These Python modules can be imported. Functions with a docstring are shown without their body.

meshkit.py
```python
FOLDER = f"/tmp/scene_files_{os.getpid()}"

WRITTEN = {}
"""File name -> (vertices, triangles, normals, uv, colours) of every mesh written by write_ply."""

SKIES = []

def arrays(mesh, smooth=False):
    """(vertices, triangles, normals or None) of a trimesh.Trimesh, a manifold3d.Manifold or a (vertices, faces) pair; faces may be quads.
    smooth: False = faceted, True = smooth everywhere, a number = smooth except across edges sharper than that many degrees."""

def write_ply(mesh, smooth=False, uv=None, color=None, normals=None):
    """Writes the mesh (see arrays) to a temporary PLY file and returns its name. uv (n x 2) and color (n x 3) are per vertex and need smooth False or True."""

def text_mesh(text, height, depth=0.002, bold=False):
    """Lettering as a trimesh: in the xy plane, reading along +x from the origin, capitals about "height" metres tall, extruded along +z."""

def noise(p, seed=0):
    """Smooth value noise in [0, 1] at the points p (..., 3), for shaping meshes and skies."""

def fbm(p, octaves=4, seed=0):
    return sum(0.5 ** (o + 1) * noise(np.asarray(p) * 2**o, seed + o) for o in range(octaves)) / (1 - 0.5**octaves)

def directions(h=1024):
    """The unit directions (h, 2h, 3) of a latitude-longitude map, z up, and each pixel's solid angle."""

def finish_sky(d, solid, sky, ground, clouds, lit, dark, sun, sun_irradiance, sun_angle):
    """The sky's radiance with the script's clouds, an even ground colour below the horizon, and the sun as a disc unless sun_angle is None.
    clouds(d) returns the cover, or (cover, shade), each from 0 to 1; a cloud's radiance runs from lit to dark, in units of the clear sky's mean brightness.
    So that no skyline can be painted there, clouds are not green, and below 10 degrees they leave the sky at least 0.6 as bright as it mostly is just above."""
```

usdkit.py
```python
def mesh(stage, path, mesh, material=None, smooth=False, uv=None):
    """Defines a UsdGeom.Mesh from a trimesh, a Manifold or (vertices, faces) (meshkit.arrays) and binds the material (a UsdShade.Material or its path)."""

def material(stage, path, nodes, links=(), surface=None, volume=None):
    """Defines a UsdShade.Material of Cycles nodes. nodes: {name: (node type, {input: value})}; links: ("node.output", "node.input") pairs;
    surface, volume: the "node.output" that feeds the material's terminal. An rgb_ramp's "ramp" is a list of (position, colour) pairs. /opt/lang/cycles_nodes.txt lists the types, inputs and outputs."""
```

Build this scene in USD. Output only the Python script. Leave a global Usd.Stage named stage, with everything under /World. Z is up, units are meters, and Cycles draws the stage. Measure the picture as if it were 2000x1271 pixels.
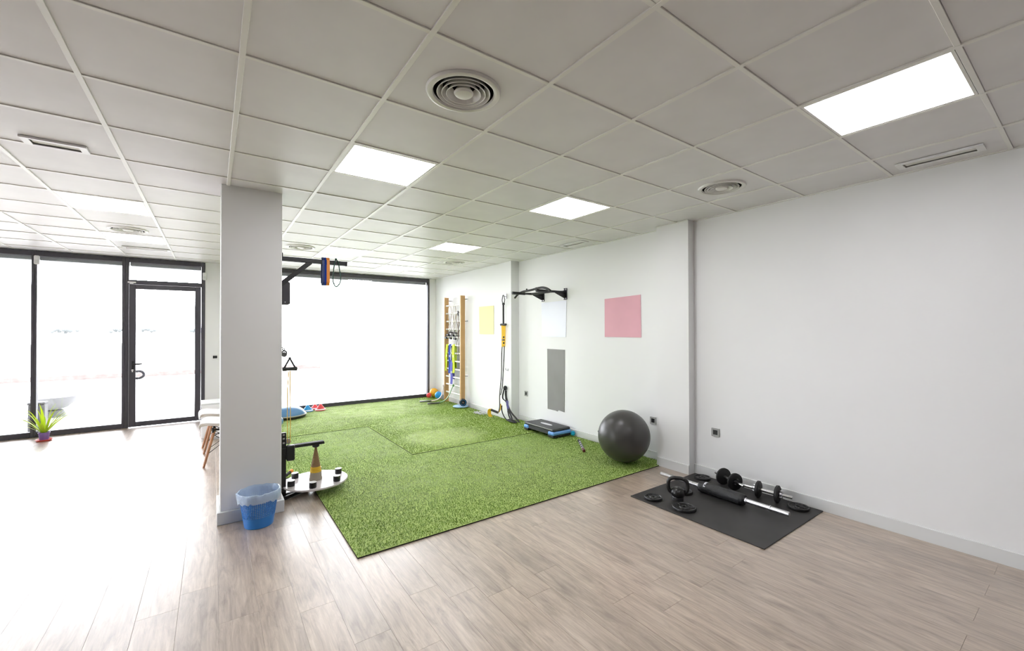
import math, random
import numpy as np, trimesh
import shapely.geometry as sg
import usdkit, meshkit
from pxr import Usd, UsdGeom, UsdLux, UsdShade, Gf, Sdf, Vt

random.seed(7); rng = np.random.default_rng(7)
PI = math.pi
stage = Usd.Stage.CreateInMemory()
UsdGeom.SetStageUpAxis(stage, 'Z'); UsdGeom.SetStageMetersPerUnit(stage, 1.0)
UsdGeom.Xform.Define(stage, '/World'); UsdGeom.Scope.Define(stage, '/World/Looks')

# ------------------------------------------------------------------ camera, sky, exposure
H = 2.715                                  # ceiling height
YAW, PITCH, ROLL, FPX = 0.6277, 0.0086, -0.0019, 827.145
cam = UsdGeom.Camera.Define(stage, '/World/Camera')
_f = np.array([math.sin(YAW)*math.cos(PITCH), math.cos(YAW)*math.cos(PITCH), math.sin(PITCH)])
_r0 = np.array([math.cos(YAW), -math.sin(YAW), 0.0]); _u0 = np.cross(_r0, _f)
_r = math.cos(ROLL)*_r0 + math.sin(ROLL)*_u0; _u = -math.sin(ROLL)*_r0 + math.cos(ROLL)*_u0
CAM = np.array([-0.6966, -1.5466, 1.5474])
m4 = Gf.Matrix4d(*[float(v) for v in (*_r, 0, *_u, 0, *(-_f), 0, *CAM, 1)])
cam.AddTransformOp().Set(m4)
cam.CreateHorizontalApertureAttr(36.0); cam.CreateVerticalApertureAttr(36.0*1271/2000)
cam.CreateFocalLengthAttr(FPX/2000*36.0)
cam.CreateHorizontalApertureOffsetAttr(-16.4*36/2000); cam.CreateVerticalApertureOffsetAttr(1.16*36/2000)
cam.CreateClippingRangeAttr(Gf.Vec2f(0.05, 500))
cam.CreateExposureAttr(0.0)
SKY, PANEL = 3.5, 16.0
sky = UsdLux.DomeLight.Define(stage, '/World/Sky')
sky.CreateIntensityAttr(SKY); sky.CreateColorAttr(Gf.Vec3f(0.965, 0.97, 1.04))

# ------------------------------------------------------------------ helpers
used = {}
def numbered(parent, name):
    k = used.get((parent, name), 0); used[(parent, name)] = k + 1
    return f'{parent}/{name}' if k == 0 else f'{parent}/{name}_{k:03d}'
def data(p, label=None, cat=None, group=None, kind=None):
    for k, v in (('label', label), ('category', cat), ('group', group), ('kind', kind)):
        if v: p.SetCustomDataByKey(k, v)
    return p
def thing(name, label=None, cat=None, loc=(0, 0, 0), rz=0.0, group=None, kind=None):
    x = UsdGeom.Xform.Define(stage, numbered('/World', name))
    x.AddTranslateOp().Set(Gf.Vec3d(*map(float, loc))); x.AddRotateZOp().Set(float(math.degrees(rz)))
    return data(x.GetPrim(), label, cat, group, kind)
def grp(name, parent, label=None):
    """a part that has sub-parts but no mesh of its own"""
    return data(UsdGeom.Xform.Define(stage, numbered(str(parent.GetPath()), name)).GetPrim(), label)
def obj(name, mesh, mat, parent=None, label=None, cat=None, group=None, kind=None, smooth=35):
    path = numbered(str(parent.GetPath()) if parent else '/World', name)
    return data(usdkit.mesh(stage, path, mesh, mat, smooth=smooth).GetPrim(), label, cat, group, kind)
def dup(root, loc, rz=0.0, label=None, group=None):
    was = root.GetCustomData()
    r = thing(root.GetName().rstrip('0123456789').rstrip('_') if root.GetName()[-3:].isdigit() else root.GetName(),
              label or was['label'], was['category'], loc, rz, group or was.get('group'))
    r.GetReferences().AddInternalReference(root.GetPath()); r.SetInstanceable(True)
    return r
def cat_(*ms):
    ms = [m for m in ms if m is not None]
    return trimesh.util.concatenate(ms) if len(ms) > 1 else ms[0]
def box(x0, x1, y0, y1, z0, z1):
    m = trimesh.creation.box((x1-x0, y1-y0, z1-z0)); m.apply_translation(((x0+x1)/2, (y0+y1)/2, (z0+z1)/2)); return m
def hull(pts): return trimesh.convex.convex_hull(np.asarray(pts, float))
def cbox(x0, x1, y0, y1, z0, z1, b=0.004):
    """box with chamfered edges"""
    P = []
    for sx in (0, 1):
        for sy in (0, 1):
            for sz in (0, 1):
                c = np.array([(x0, x1)[sx], (y0, y1)[sy], (z0, z1)[sz]], float)
                d = np.array([1-2*sx, 1-2*sy, 1-2*sz])*b
                for k in range(3):
                    e = d.copy(); e[k] = 0; P.append(c+e)
    return hull(P)
def rot_to(m, d):
    """turn a mesh built along +z so that it points along d"""
    m.apply_transform(trimesh.geometry.align_vectors([0, 0, 1], np.asarray(d, float)/np.linalg.norm(d))); return m
def lathe(prof, n=32, closed=False):
    """profile [(r, z)...] turned about z"""
    prof = np.asarray(prof, float); k = len(prof)
    a = np.arange(n)*2*PI/n
    v = np.stack([prof[None, :, 0]*np.cos(a)[:, None], prof[None, :, 0]*np.sin(a)[:, None], np.broadcast_to(prof[None, :, 1], (n, k))], -1).reshape(-1, 3)
    f = []
    J = k if closed else k-1
    for i in range(n):
        i2 = (i+1) % n
        for j in range(J):
            j2 = (j+1) % k
            a0, b0, c0, d0 = i*k+j, i2*k+j, i2*k+j2, i*k+j2
            f += [(a0, b0, c0), (a0, c0, d0)]
    m = trimesh.Trimesh(v, f, process=False); m.merge_vertices(); m.update_faces(m.nondegenerate_faces()); m.remove_unreferenced_vertices()
    return m
def cyl(p0, p1, r, n=16, r1=None, bev=0.0):
    p0, p1 = np.asarray(p0, float), np.asarray(p1, float); L = np.linalg.norm(p1-p0); r1 = r if r1 is None else r1
    pr = [(0, 0), (r-bev, 0), (r, bev), (r1, L-bev), (r1-bev, L), (0, L)] if bev else [(0, 0), (r, 0), (r1, L), (0, L)]
    m = rot_to(lathe(pr, n), p1-p0); m.apply_translation(p0); return m
def spline(P, n=40):
    from scipy.interpolate import CubicSpline
    P = np.asarray(P, float); t = np.r_[0, np.cumsum(np.linalg.norm(np.diff(P, axis=0), axis=1))]
    return CubicSpline(t, P)(np.linspace(0, t[-1], n))
def tube(P, r, n=8, closed=False, cap=True):
    P = np.asarray(P, float); N = len(P)
    T = (np.roll(P, -1, 0)-np.roll(P, 1, 0)) if closed else np.gradient(P, axis=0)
    T /= np.linalg.norm(T, axis=1)[:, None]
    R = np.broadcast_to(r, (N,)); a = np.cross(T[0], [0, 0, 1.0] if abs(T[0][2]) < .9 else [1.0, 0, 0]); a /= np.linalg.norm(a)
    rings = []
    for i in range(N):
        a = a-T[i]*(a@T[i]); a /= np.linalg.norm(a); b = np.cross(T[i], a)
        th = np.arange(n)*2*PI/n
        rings.append(P[i]+R[i]*(np.cos(th)[:, None]*a+np.sin(th)[:, None]*b))
    v = np.concatenate(rings); f = []
    for i in range(N if closed else N-1):
        for j in range(n):
            A, B = i*n+j, i*n+(j+1) % n; C, D = ((i+1) % N)*n+(j+1) % n, ((i+1) % N)*n+j
            f += [(A, B, C), (A, C, D)]
    if cap and not closed:
        v = np.vstack([v, P[0], P[-1]])
        for j in range(n):
            f += [(len(v)-2, (j+1) % n, j), (len(v)-1, (N-1)*n+j, (N-1)*n+(j+1) % n)]
    return trimesh.Trimesh(v, f, process=False)
def strap(P, side, w, t=0.002):
    """flat band along P, width w along the vector side, thickness t"""
    P = np.asarray(P, float); s = np.asarray(side, float); s = np.broadcast_to(s, P.shape)/np.linalg.norm(np.broadcast_to(s, P.shape), axis=1)[:, None]
    T = np.gradient(P, axis=0); nrm = np.cross(T, s); nrm /= np.linalg.norm(nrm, axis=1)[:, None]
    W = np.broadcast_to(w, (len(P),))[:, None]/2; t = t/2
    v = np.concatenate([P+s*W+nrm*t, P-s*W+nrm*t, P-s*W-nrm*t, P+s*W-nrm*t]); N = len(P); f = []
    for i in range(N-1):
        for a in range(4):
            b = (a+1) % 4; A, B, C, D = a*N+i, b*N+i, b*N+i+1, a*N+i+1
            f += [(A, B, C), (A, C, D)]
    for e, fl in ((0, 0), (N-1, 1)):
        q = [e, N+e, 2*N+e, 3*N+e]; q = q[::-1] if not fl else q
        f += [(q[0], q[1], q[2]), (q[0], q[2], q[3])]
    m = trimesh.Trimesh(v, f, process=False); m.fix_normals(); return m
def sphere(c, r, sub=3, s=(1, 1, 1)):
    m = trimesh.creation.icosphere(sub, r); m.vertices *= s; m.apply_translation(c); return m
def prism(poly, z0, z1):
    m = trimesh.creation.extrude_polygon(poly, z1-z0, engine='earcut'); m.apply_translation((0, 0, z0)); return m
def tf(m, loc=(0, 0, 0), rz=0.0):
    m = m.copy(); m.apply_transform(trimesh.transformations.rotation_matrix(rz, (0, 0, 1))); m.apply_translation(loc); return m

# ------------------------------------------------------------------ materials
def mat(name, col, rough=0.5, metal=0.0, spec=0.5, noise=None, bump=None, **kw):
    """noise=(scale, amount[, (sx,sy,sz)]): mottled colour; bump=(scale, strength, distance)"""
    nodes = {'p': ('principled_bsdf', {'base_color': col, 'roughness': rough, 'metallic': metal, 'specular_ior_level': spec, **kw})}
    links = []
    if noise or bump: nodes['t'] = ('texture_coordinate', {})
    if noise:
        sc = noise[2] if len(noise) > 2 else (1, 1, 1)
        a = noise[1]; c = np.array(col, float)
        nodes['mp'] = ('mapping', {'scale': sc}); nodes['n'] = ('noise_texture', {'scale': noise[0], 'detail': 4.0})
        nodes['r'] = ('rgb_ramp', {'ramp': [(0.3, tuple(np.clip(c*(1-a), 0, 1))), (0.7, tuple(np.clip(c*(1+a), 0, 1)))]})
        links += [('t.object', 'mp.vector'), ('mp.vector', 'n.vector'), ('n.fac', 'r.fac'), ('r.color', 'p.base_color')]
    if bump:
        nodes['bn'] = ('noise_texture', {'scale': bump[0], 'detail': 3.0}); nodes['b'] = ('bump', {'strength': bump[1], 'distance': bump[2]})
        links += [('t.object', 'bn.vector'), ('bn.fac', 'b.height'), ('b.normal', 'p.normal')]
    return usdkit.material(stage, '/World/Looks/'+name, nodes, links, surface='p.BSDF')
def emit(name, col, s):
    return usdkit.material(stage, '/World/Looks/'+name, {'e': ('emission', {'color': col, 'strength': s})}, [], surface='e.emission')

M = {}
M['wall'] = mat('wall_paint', (.83, .835, .83), .55, spec=.3, bump=(60, .08, .004))
M['near_wall'] = mat('grey_wall_paint', (.16, .16, .16), .6)  # unseen wall, darkened to cut bounce light onto the pillar
M['base'] = mat('baseboard_paint', (.70, .71, .70), .4)
M['tile'] = mat('ceiling_tile_vinyl', (.745, .73, .735), .42, spec=.22, noise=(5, .025), bump=(220, .12, .002))
M['bar'] = mat('grid_bar_enamel', (.80, .79, .75), .35)
M['white'] = mat('white_plastic', (.82, .82, .82), .35)
M['vent'] = mat('vent_enamel', (.74, .73, .70), .3)
M['dark'] = mat('dark_void', (.01, .01, .01), .9)
M['frame'] = mat('anthracite_aluminium', (.066, .063, .076), .4)
M['shutter'] = mat('shutter_box_grey', (.20, .205, .205), .5)
M['black'] = mat('black_steel', (.012, .012, .013), .42)
M['rubber'] = mat('black_rubber', (.012, .012, .012), .55)
M['iron'] = mat('cast_iron_enamel', (.012, .012, .012), .33, noise=(40, .3))
M['chrome'] = mat('chrome', (.78, .78, .78), .18, 1.0)
M['steel'] = mat('brushed_steel', (.6, .6, .62), .3, 1.0)
M['foam'] = mat('black_foam_sleeve', (.016, .016, .017), .5, bump=(25, .5, .01))
M['mat'] = mat('grey_black_rubber_mat', (.024, .0225, .021), .5, noise=(4.5, .28), bump=(350, .25, .001))
M['binblue'] = mat('blue_plastic', (.02, .20, .62), .35)
M['liner'] = usdkit.material(stage, '/World/Looks/bin_liner_film', {
    'p': ('principled_bsdf', {'base_color': (.60, .73, .88), 'roughness': .28}), 'tr': ('transparent_bsdf', {'color': (.85, .92, 1)}), 'm': ('mix_closure', {'fac': .32})},
    [('p.BSDF', 'm.closure1'), ('tr.BSDF', 'm.closure2')], surface='m.closure')
M['ball'] = mat('grey_vinyl', (.050, .048, .045), .35, noise=(2, .06))
M['wood'] = mat('varnished_beech', (.60, .36, .15), .4, noise=(12, .18, (1, 1, .08)))
M['legwood'] = mat('brown_wood', (.42, .20, .10), .45, noise=(20, .25, (1, 1, .1)))
M['rung'] = mat('white_rung_paint', (.80, .79, .75), .4)
M['pink'] = mat('pink_paper', (.74, .40, .46), .7, noise=(3, .04))
M['yellow_paper'] = mat('pale_yellow_paper', (.84, .77, .40), .7)
M['white_paper'] = mat('bluish_white_paper', (.86, .88, .97), .6)
M['grey_paper'] = mat('grey_paper', (.235, .23, .22), .55, noise=(4, .05))
M['yellow'] = mat('yellow_webbing', (.86, .52, .02), .6, bump=(300, .3, .001))
M['webbing'] = mat('black_webbing', (.02, .02, .022), .65)
M['greyweb'] = mat('grey_webbing', (.10, .10, .10), .65)
M['blueband'] = mat('blue_latex', (.015, .05, .32), .7, spec=.1)
M['navyband'] = mat('navy_latex', (.02, .04, .15), .45)
M['violet'] = mat('pale_violet_latex', (.13, .13, .46), .7, spec=.1)
M['lime'] = mat('lime_latex', (.52, .66, .015), .65, spec=.15)
M['orange'] = mat('orange_rubber', (.86, .30, .04), .45)
M['greenband'] = mat('dark_green_latex', (.03, .09, .07), .45)
M['beigetube'] = mat('beige_rubber_tube', (.58, .52, .42), .4)
M['browntube'] = mat('brown_rubber_tube', (.16, .10, .07), .4)
M['skyblue'] = mat('light_blue_plastic', (.16, .38, .78), .35)
M['paleblue'] = mat('pale_blue_foam', (.36, .55, .76), .6)
M['bosu'] = mat('blue_grey_vinyl', (.10, .24, .44), .3)
M['red'] = mat('red_plastic', (.78, .06, .07), .4)
M['coneblue'] = mat('bright_blue_plastic', (.02, .30, .68), .4)
M['ballorange'] = mat('amber_rubber', (.84, .42, .02), .4)
M['ballblue'] = mat('azure_rubber', (.02, .32, .78), .35)
M['teal'] = mat('teal_rubber', (.0, .36, .55), .45)
M['stepblack'] = mat('step_tread_black', (.035, .036, .04), .5, bump=(260, .4, .002))
M['stepgrey'] = mat('step_edge_grey', (.30, .30, .28), .4)
M['silver'] = mat('silver_badge', (.66, .67, .70), .35)
M['cone_top'] = mat('brown_cord', (.26, .16, .07), .7, bump=(120, .5, .004))
M['cone_mid'] = mat('yellow_cord', (.74, .48, .03), .6, bump=(120, .5, .004))
M['cone_low'] = mat('grey_beige_cone', (.34, .30, .23), .5)
M['disc'] = mat('pale_disc_laminate', (.62, .58, .58), .22)
M['cordyellow'] = mat('yellow_rope', (.80, .50, .08), .6)
M['purple'] = mat('purple_pot', (.20, .12, .34), .4)
M['saucer'] = mat('red_saucer', (.75, .10, .07), .4)
M['soil'] = mat('soil', (.05, .035, .025), .9)
M['speaker'] = mat('charcoal_speaker', (.045, .042, .05), .5)
M['hockeypink'] = mat('pale_pink_laminate', (.68, .56, .54), .4)
M['hockeygreen'] = mat('green_laminate', (.10, .26, .08), .4)
M['pavement'] = mat('pale_pavement', (.42, .415, .40), .8, noise=(.4, .08))
M['curb'] = mat('pinkish_kerb_stone', (.17, .14, .13), .8, noise=(6, .2))
M['hedge'] = mat('far_tree_foliage', (.12, .13, .13), .9)
M['concrete'] = mat('concrete', (.13, .13, .13), .8, noise=(8, .15))
M['palestone'] = mat('pale_stone', (.30, .30, .31), .7)
M['panel'] = emit('led_panel_glow', (1.0, .985, 1.03), PANEL)
M['slot'] = mat('opal_slot_cover', (.72, .71, .66), .35)
M['leaf'] = usdkit.material(stage, '/World/Looks/yellow_green_leaf', {
    'p': ('principled_bsdf', {'base_color': (.46, .62, .06), 'roughness': .4}), 'tl': ('translucent_bsdf', {'color': (.80, .90, .14)}), 'm': ('mix_closure', {'fac': .5}),
    'g': ('geometry', {}), 'r': ('rgb_ramp', {'ramp': [(0, (.52, .68, .06)), (1, (.78, .84, .22))]})},
    [('p.BSDF', 'm.closure1'), ('tl.BSDF', 'm.closure2'), ('g.random_per_island', 'r.fac'), ('r.color', 'p.base_color')], surface='m.closure')
M['glass'] = usdkit.material(stage, '/World/Looks/window_glass', {
    'tr': ('transparent_bsdf', {'color': (.98, .99, .985)}), 'gl': ('glossy_bsdf', {'color': (1, 1, 1), 'roughness': .01}), 'fr': ('fresnel', {'IOR': 1.45}), 'm': ('mix_closure', {})},
    [('tr.BSDF', 'm.closure1'), ('gl.BSDF', 'm.closure2'), ('fr.fac', 'm.fac')], surface='m.closure')
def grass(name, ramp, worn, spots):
    """turf blades: every blade its own tone; pale spots (x, y, radius, weight) paint window sheen on trodden pile"""
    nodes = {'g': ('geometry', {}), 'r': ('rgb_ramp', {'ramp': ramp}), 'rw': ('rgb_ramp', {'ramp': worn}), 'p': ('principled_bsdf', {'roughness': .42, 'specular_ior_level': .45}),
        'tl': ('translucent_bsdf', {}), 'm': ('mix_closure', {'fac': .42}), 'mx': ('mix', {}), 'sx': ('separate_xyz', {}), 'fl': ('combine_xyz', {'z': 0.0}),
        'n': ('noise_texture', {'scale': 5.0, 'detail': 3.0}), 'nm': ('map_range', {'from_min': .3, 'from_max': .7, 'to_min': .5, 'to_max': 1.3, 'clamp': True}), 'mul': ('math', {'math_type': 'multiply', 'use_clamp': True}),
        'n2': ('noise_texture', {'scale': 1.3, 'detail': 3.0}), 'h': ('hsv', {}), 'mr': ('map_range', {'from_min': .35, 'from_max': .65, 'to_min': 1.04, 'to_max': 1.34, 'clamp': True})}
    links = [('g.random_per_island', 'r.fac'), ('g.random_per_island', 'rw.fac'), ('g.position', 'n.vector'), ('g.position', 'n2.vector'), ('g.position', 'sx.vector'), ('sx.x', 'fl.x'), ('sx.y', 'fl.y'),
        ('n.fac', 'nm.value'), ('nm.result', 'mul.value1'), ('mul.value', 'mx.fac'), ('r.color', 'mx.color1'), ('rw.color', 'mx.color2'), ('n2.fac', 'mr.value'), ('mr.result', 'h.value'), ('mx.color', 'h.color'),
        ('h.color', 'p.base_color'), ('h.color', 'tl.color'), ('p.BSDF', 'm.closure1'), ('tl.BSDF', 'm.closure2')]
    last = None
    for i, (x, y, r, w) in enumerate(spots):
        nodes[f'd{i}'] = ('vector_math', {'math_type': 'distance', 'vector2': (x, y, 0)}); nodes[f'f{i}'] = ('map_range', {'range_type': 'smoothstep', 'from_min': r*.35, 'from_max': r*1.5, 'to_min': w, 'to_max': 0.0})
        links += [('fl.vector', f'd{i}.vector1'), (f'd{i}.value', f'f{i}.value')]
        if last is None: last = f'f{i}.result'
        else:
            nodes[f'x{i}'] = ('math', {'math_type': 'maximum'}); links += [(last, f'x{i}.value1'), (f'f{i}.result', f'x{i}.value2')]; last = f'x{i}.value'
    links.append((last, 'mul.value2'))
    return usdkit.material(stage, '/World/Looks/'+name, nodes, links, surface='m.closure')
WA = [(0, (.34, .42, .20)), (.3, (.62, .71, .44)), (.7, (.80, .86, .66)), (1, (.91, .92, .84))]  # pale ramps: sheen of flattened pile put into the blade colour
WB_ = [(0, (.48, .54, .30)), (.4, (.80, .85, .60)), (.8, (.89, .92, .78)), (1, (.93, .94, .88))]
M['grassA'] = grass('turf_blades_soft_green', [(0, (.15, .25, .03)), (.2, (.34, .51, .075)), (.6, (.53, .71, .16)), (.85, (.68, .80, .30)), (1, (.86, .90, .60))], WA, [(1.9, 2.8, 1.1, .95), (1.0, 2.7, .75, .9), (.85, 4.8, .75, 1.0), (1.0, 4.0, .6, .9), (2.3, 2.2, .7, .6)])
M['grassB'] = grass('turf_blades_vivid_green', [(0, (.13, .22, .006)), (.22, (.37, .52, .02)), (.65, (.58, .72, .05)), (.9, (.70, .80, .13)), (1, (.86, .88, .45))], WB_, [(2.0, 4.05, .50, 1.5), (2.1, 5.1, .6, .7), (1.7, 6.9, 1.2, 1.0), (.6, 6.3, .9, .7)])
M['backing'] = mat('turf_backing', (.42, .55, .16), .9)
M['backedge'] = mat('turf_edge_black', (.012, .014, .008), .9)
# wood-look planks: grain runs along y, every plank has its own tone and its own piece of the pattern
M['plank'] = usdkit.material(stage, '/World/Looks/greyed_oak_plank', {
    'g': ('geometry', {}), 'oi': ('object_info', {}),
    'off': ('combine_xyz', {}), 'k': ('math', {'math_type': 'multiply', 'value2': 37.0}), 'add': ('vector_math', {'math_type': 'add'}),
    'mp': ('mapping', {'scale': (9.0, 1.25, 1)}), 'n1': ('noise_texture', {'scale': 2.4, 'detail': 8.0, 'roughness': .68, 'distortion': .9}),
    'mp2': ('mapping', {'scale': (60.0, 2.5, 1)}), 'n2': ('noise_texture', {'scale': 1.6, 'detail': 3.0}),
    'mp3': ('mapping', {'scale': (5.0, 2.2, 1)}), 'n3': ('noise_texture', {'scale': 1.5, 'detail': 2.0}),
    'r1': ('rgb_ramp', {'ramp': [(.30, (.250, .180, .130)), (.42, (.370, .285, .215)), (.55, (.475, .378, .290)), (.68, (.570, .470, .375))]}),
    'r2': ('rgb_ramp', {'ramp': [(.36, (.84, .82, .80)), (.58, (1, 1, 1))]}),
    'r3': ('rgb_ramp', {'ramp': [(.26, (.74, .72, .70)), (.42, (1, 1, 1))]}),
    'm1': ('mix', {'mix_type': 'multiply', 'fac': 1.0}), 'm2': ('mix', {'mix_type': 'multiply', 'fac': 1.0}),
    'tone': ('map_range', {'from_min': 0.0, 'from_max': 1.0, 'to_min': .88, 'to_max': 1.08}), 'h': ('hsv', {}),
    'p': ('principled_bsdf', {'roughness': .36, 'specular_ior_level': .9, 'coat_weight': 1.0, 'coat_roughness': .34, 'coat_ior': 1.6}),
    'bp': ('bump', {'strength': .10, 'distance': .002})},
    [('oi.random', 'k.value1'), ('k.value', 'off.x'), ('k.value', 'off.y'), ('g.position', 'add.vector1'), ('off.vector', 'add.vector2'),
     ('add.vector', 'mp.vector'), ('add.vector', 'mp2.vector'), ('add.vector', 'mp3.vector'), ('mp.vector', 'n1.vector'), ('mp2.vector', 'n2.vector'), ('mp3.vector', 'n3.vector'),
     ('n1.fac', 'r1.fac'), ('n2.fac', 'r2.fac'), ('n3.fac', 'r3.fac'), ('r1.color', 'm1.color1'), ('r2.color', 'm1.color2'), ('m1.color', 'm2.color1'), ('r3.color', 'm2.color2'),
     ('oi.random', 'tone.value'), ('tone.result', 'h.value'), ('m2.color', 'h.color'), ('h.color', 'p.base_color'), ('n2.fac', 'bp.height'), ('bp.normal', 'p.normal')], surface='p.BSDF')

# ------------------------------------------------------------------ room shell
XL, XR, YN, YF = -4.3, 3.52, -3.3, 7.60     # left wall, right wall, near wall (behind the camera), window wall
def project(P):
    d = np.asarray(P, float)-CAM; z = d@_f
    return np.stack([1016.4+FPX*(d@_r)/np.maximum(z, 1e-3), 636.66-FPX*(d@_u)/np.maximum(z, 1e-3)], -1), z
def in_view(P):
    q, z = project(P)
    return bool(((z > .05) & (q[:, 0] > -20) & (q[:, 0] < 2020) & (q[:, 1] > -20) & (q[:, 1] < 1291)).any())

floor = thing('floor', kind='structure')
obj('subfloor', box(XL-.2, XR+.25, YN-.2, YF+.1, -.2, -.010), M['dark'], floor)
PW, PL = .18, 1.22
rest = []
covered = [sg.box(.15, 1.5, 3.5, 3.40), sg.box(1.32, 3.48, 3.5, 7.5), sg.box(-.7, 3.48, 5.4, 7.5), sg.box(-.6, 3.54, 1.3, 5.3)]
k = -34
for k in range(-34, 21):
    x0 = .053+PW*k; x1 = x0+PW
    ph = -1.127 if k % 2 == 0 else -.113-.0
    if k < 6: ph += random.uniform(0, PL)
    if k == -3: ph = 1.36
    y = ph-PL*math.ceil((ph-(YN-.15))/PL)
    while y < YF+.02:
        a, b = max(y, YN-.15), min(y+PL, YF+.02)
        xa, xb = max(x0, XL-.15), min(x1, XR+.05)
        if b-a > .02 and xb-xa > .02:
            g = .0003
            m = cbox(xa+g, xb-g, a+g, b-g, -.010, random.uniform(-.0002, 0), .0006)
            xs, ys = np.meshgrid(np.linspace(xa, xb, 3), np.linspace(a, b, 9)); P = np.stack([xs.ravel(), ys.ravel(), 0*xs.ravel()], 1)
            hidden = (xa > .12 and a > 1.5 and xb < 3.5) or (xa > -.2 and a > 3.6)
            if in_view(P) and not hidden: obj('plank', m, M['plank'], floor, smooth=False)
            else: rest.append(m)
        y += PL
obj('plank', cat_(*rest), M['plank'], floor, label='floor planks under the turf and out of view', kind='stuff', smooth=False)

# ceiling: lay-in tiles between white T-bars
ceiling = thing('ceiling', kind='structure')
obj('soffit', box(XL-.2, XR+.3, YN-.2, YF+.2, H+.16, H+.30), M['dark'], ceiling)
C0, C1, R0, R1 = -9, 5, -5, 12
panels = [(0, -2), (3, -2), (0, 2), (3, 2), (3, 6), (0, 6), (1, 8), (3, 10), (-3, 6), (-3, 9)]
panels = [p for p in panels if p != (0, 6)]
vents = [(0, 0), (4, 0), (-3, 8), (0, 8), (4, 8)]
slots = [(5.495, -1.49, 'y', .215), (-2.50, 3.86, 'x', .145), (5.45, 4.47, 'y', .215), (-2.44, 10.8, 'x', .26)]
BW = .024
for c in range(C0-1, C1+1):
    for r in range(R0-1, R1+1):
        if (c, r) in panels: continue
        x0, x1 = max(c*.6+BW/2-.0, XL), min((c+1)*.6-BW/2, XR+.035); y0, y1 = max(r*.6+BW/2, YN), min((r+1)*.6-BW/2, YF-.02)
        if x1-x0 < .03 or y1-y0 < .03: continue
        poly = sg.box(x0, y0, x1, y1)
        if (c, r) in vents: poly = poly.difference(sg.Point(c*.6+.3, r*.6+.3).buffer(.150, 24))
        for sx, sy, ax, hl in slots:
            w, l = (.050, hl-.03) if ax == 'y' else (hl-.03, .050)
            poly = poly.difference(sg.box(sx*.6-w, sy*.6-l, sx*.6+w, sy*.6+l))
        z = H+.007+random.uniform(-.001, .001)
        obj('tile', cat_(*[prism(g, z, z+.014) for g in getattr(poly, 'geoms', [poly])]), M['tile'], ceiling, smooth=False)
for c in range(C0, C1+1):
    obj('grid_bar', cbox(c*.6-BW/2, c*.6+BW/2, YN, YF-.01, H, H+.03, .0015), M['bar'], ceiling, smooth=False)
for r in range(R0, R1+1):
    obj('grid_bar', cbox(XL, XR+.03, r*.6-BW/2+.001, r*.6+BW/2-.001, H+.0012, H+.03, .0015), M['bar'], ceiling, smooth=False)
obj('edge_trim', cat_(box(XR-.018, XR+.002, YN, 1.06, H-.001, H+.02), box(3.405, 3.425, 1.06, 1.46, H-.001, H+.02), box(3.538, 3.562, 1.46, 4.35, H-.001, H+.02)), M['bar'], ceiling, smooth=False)

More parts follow.
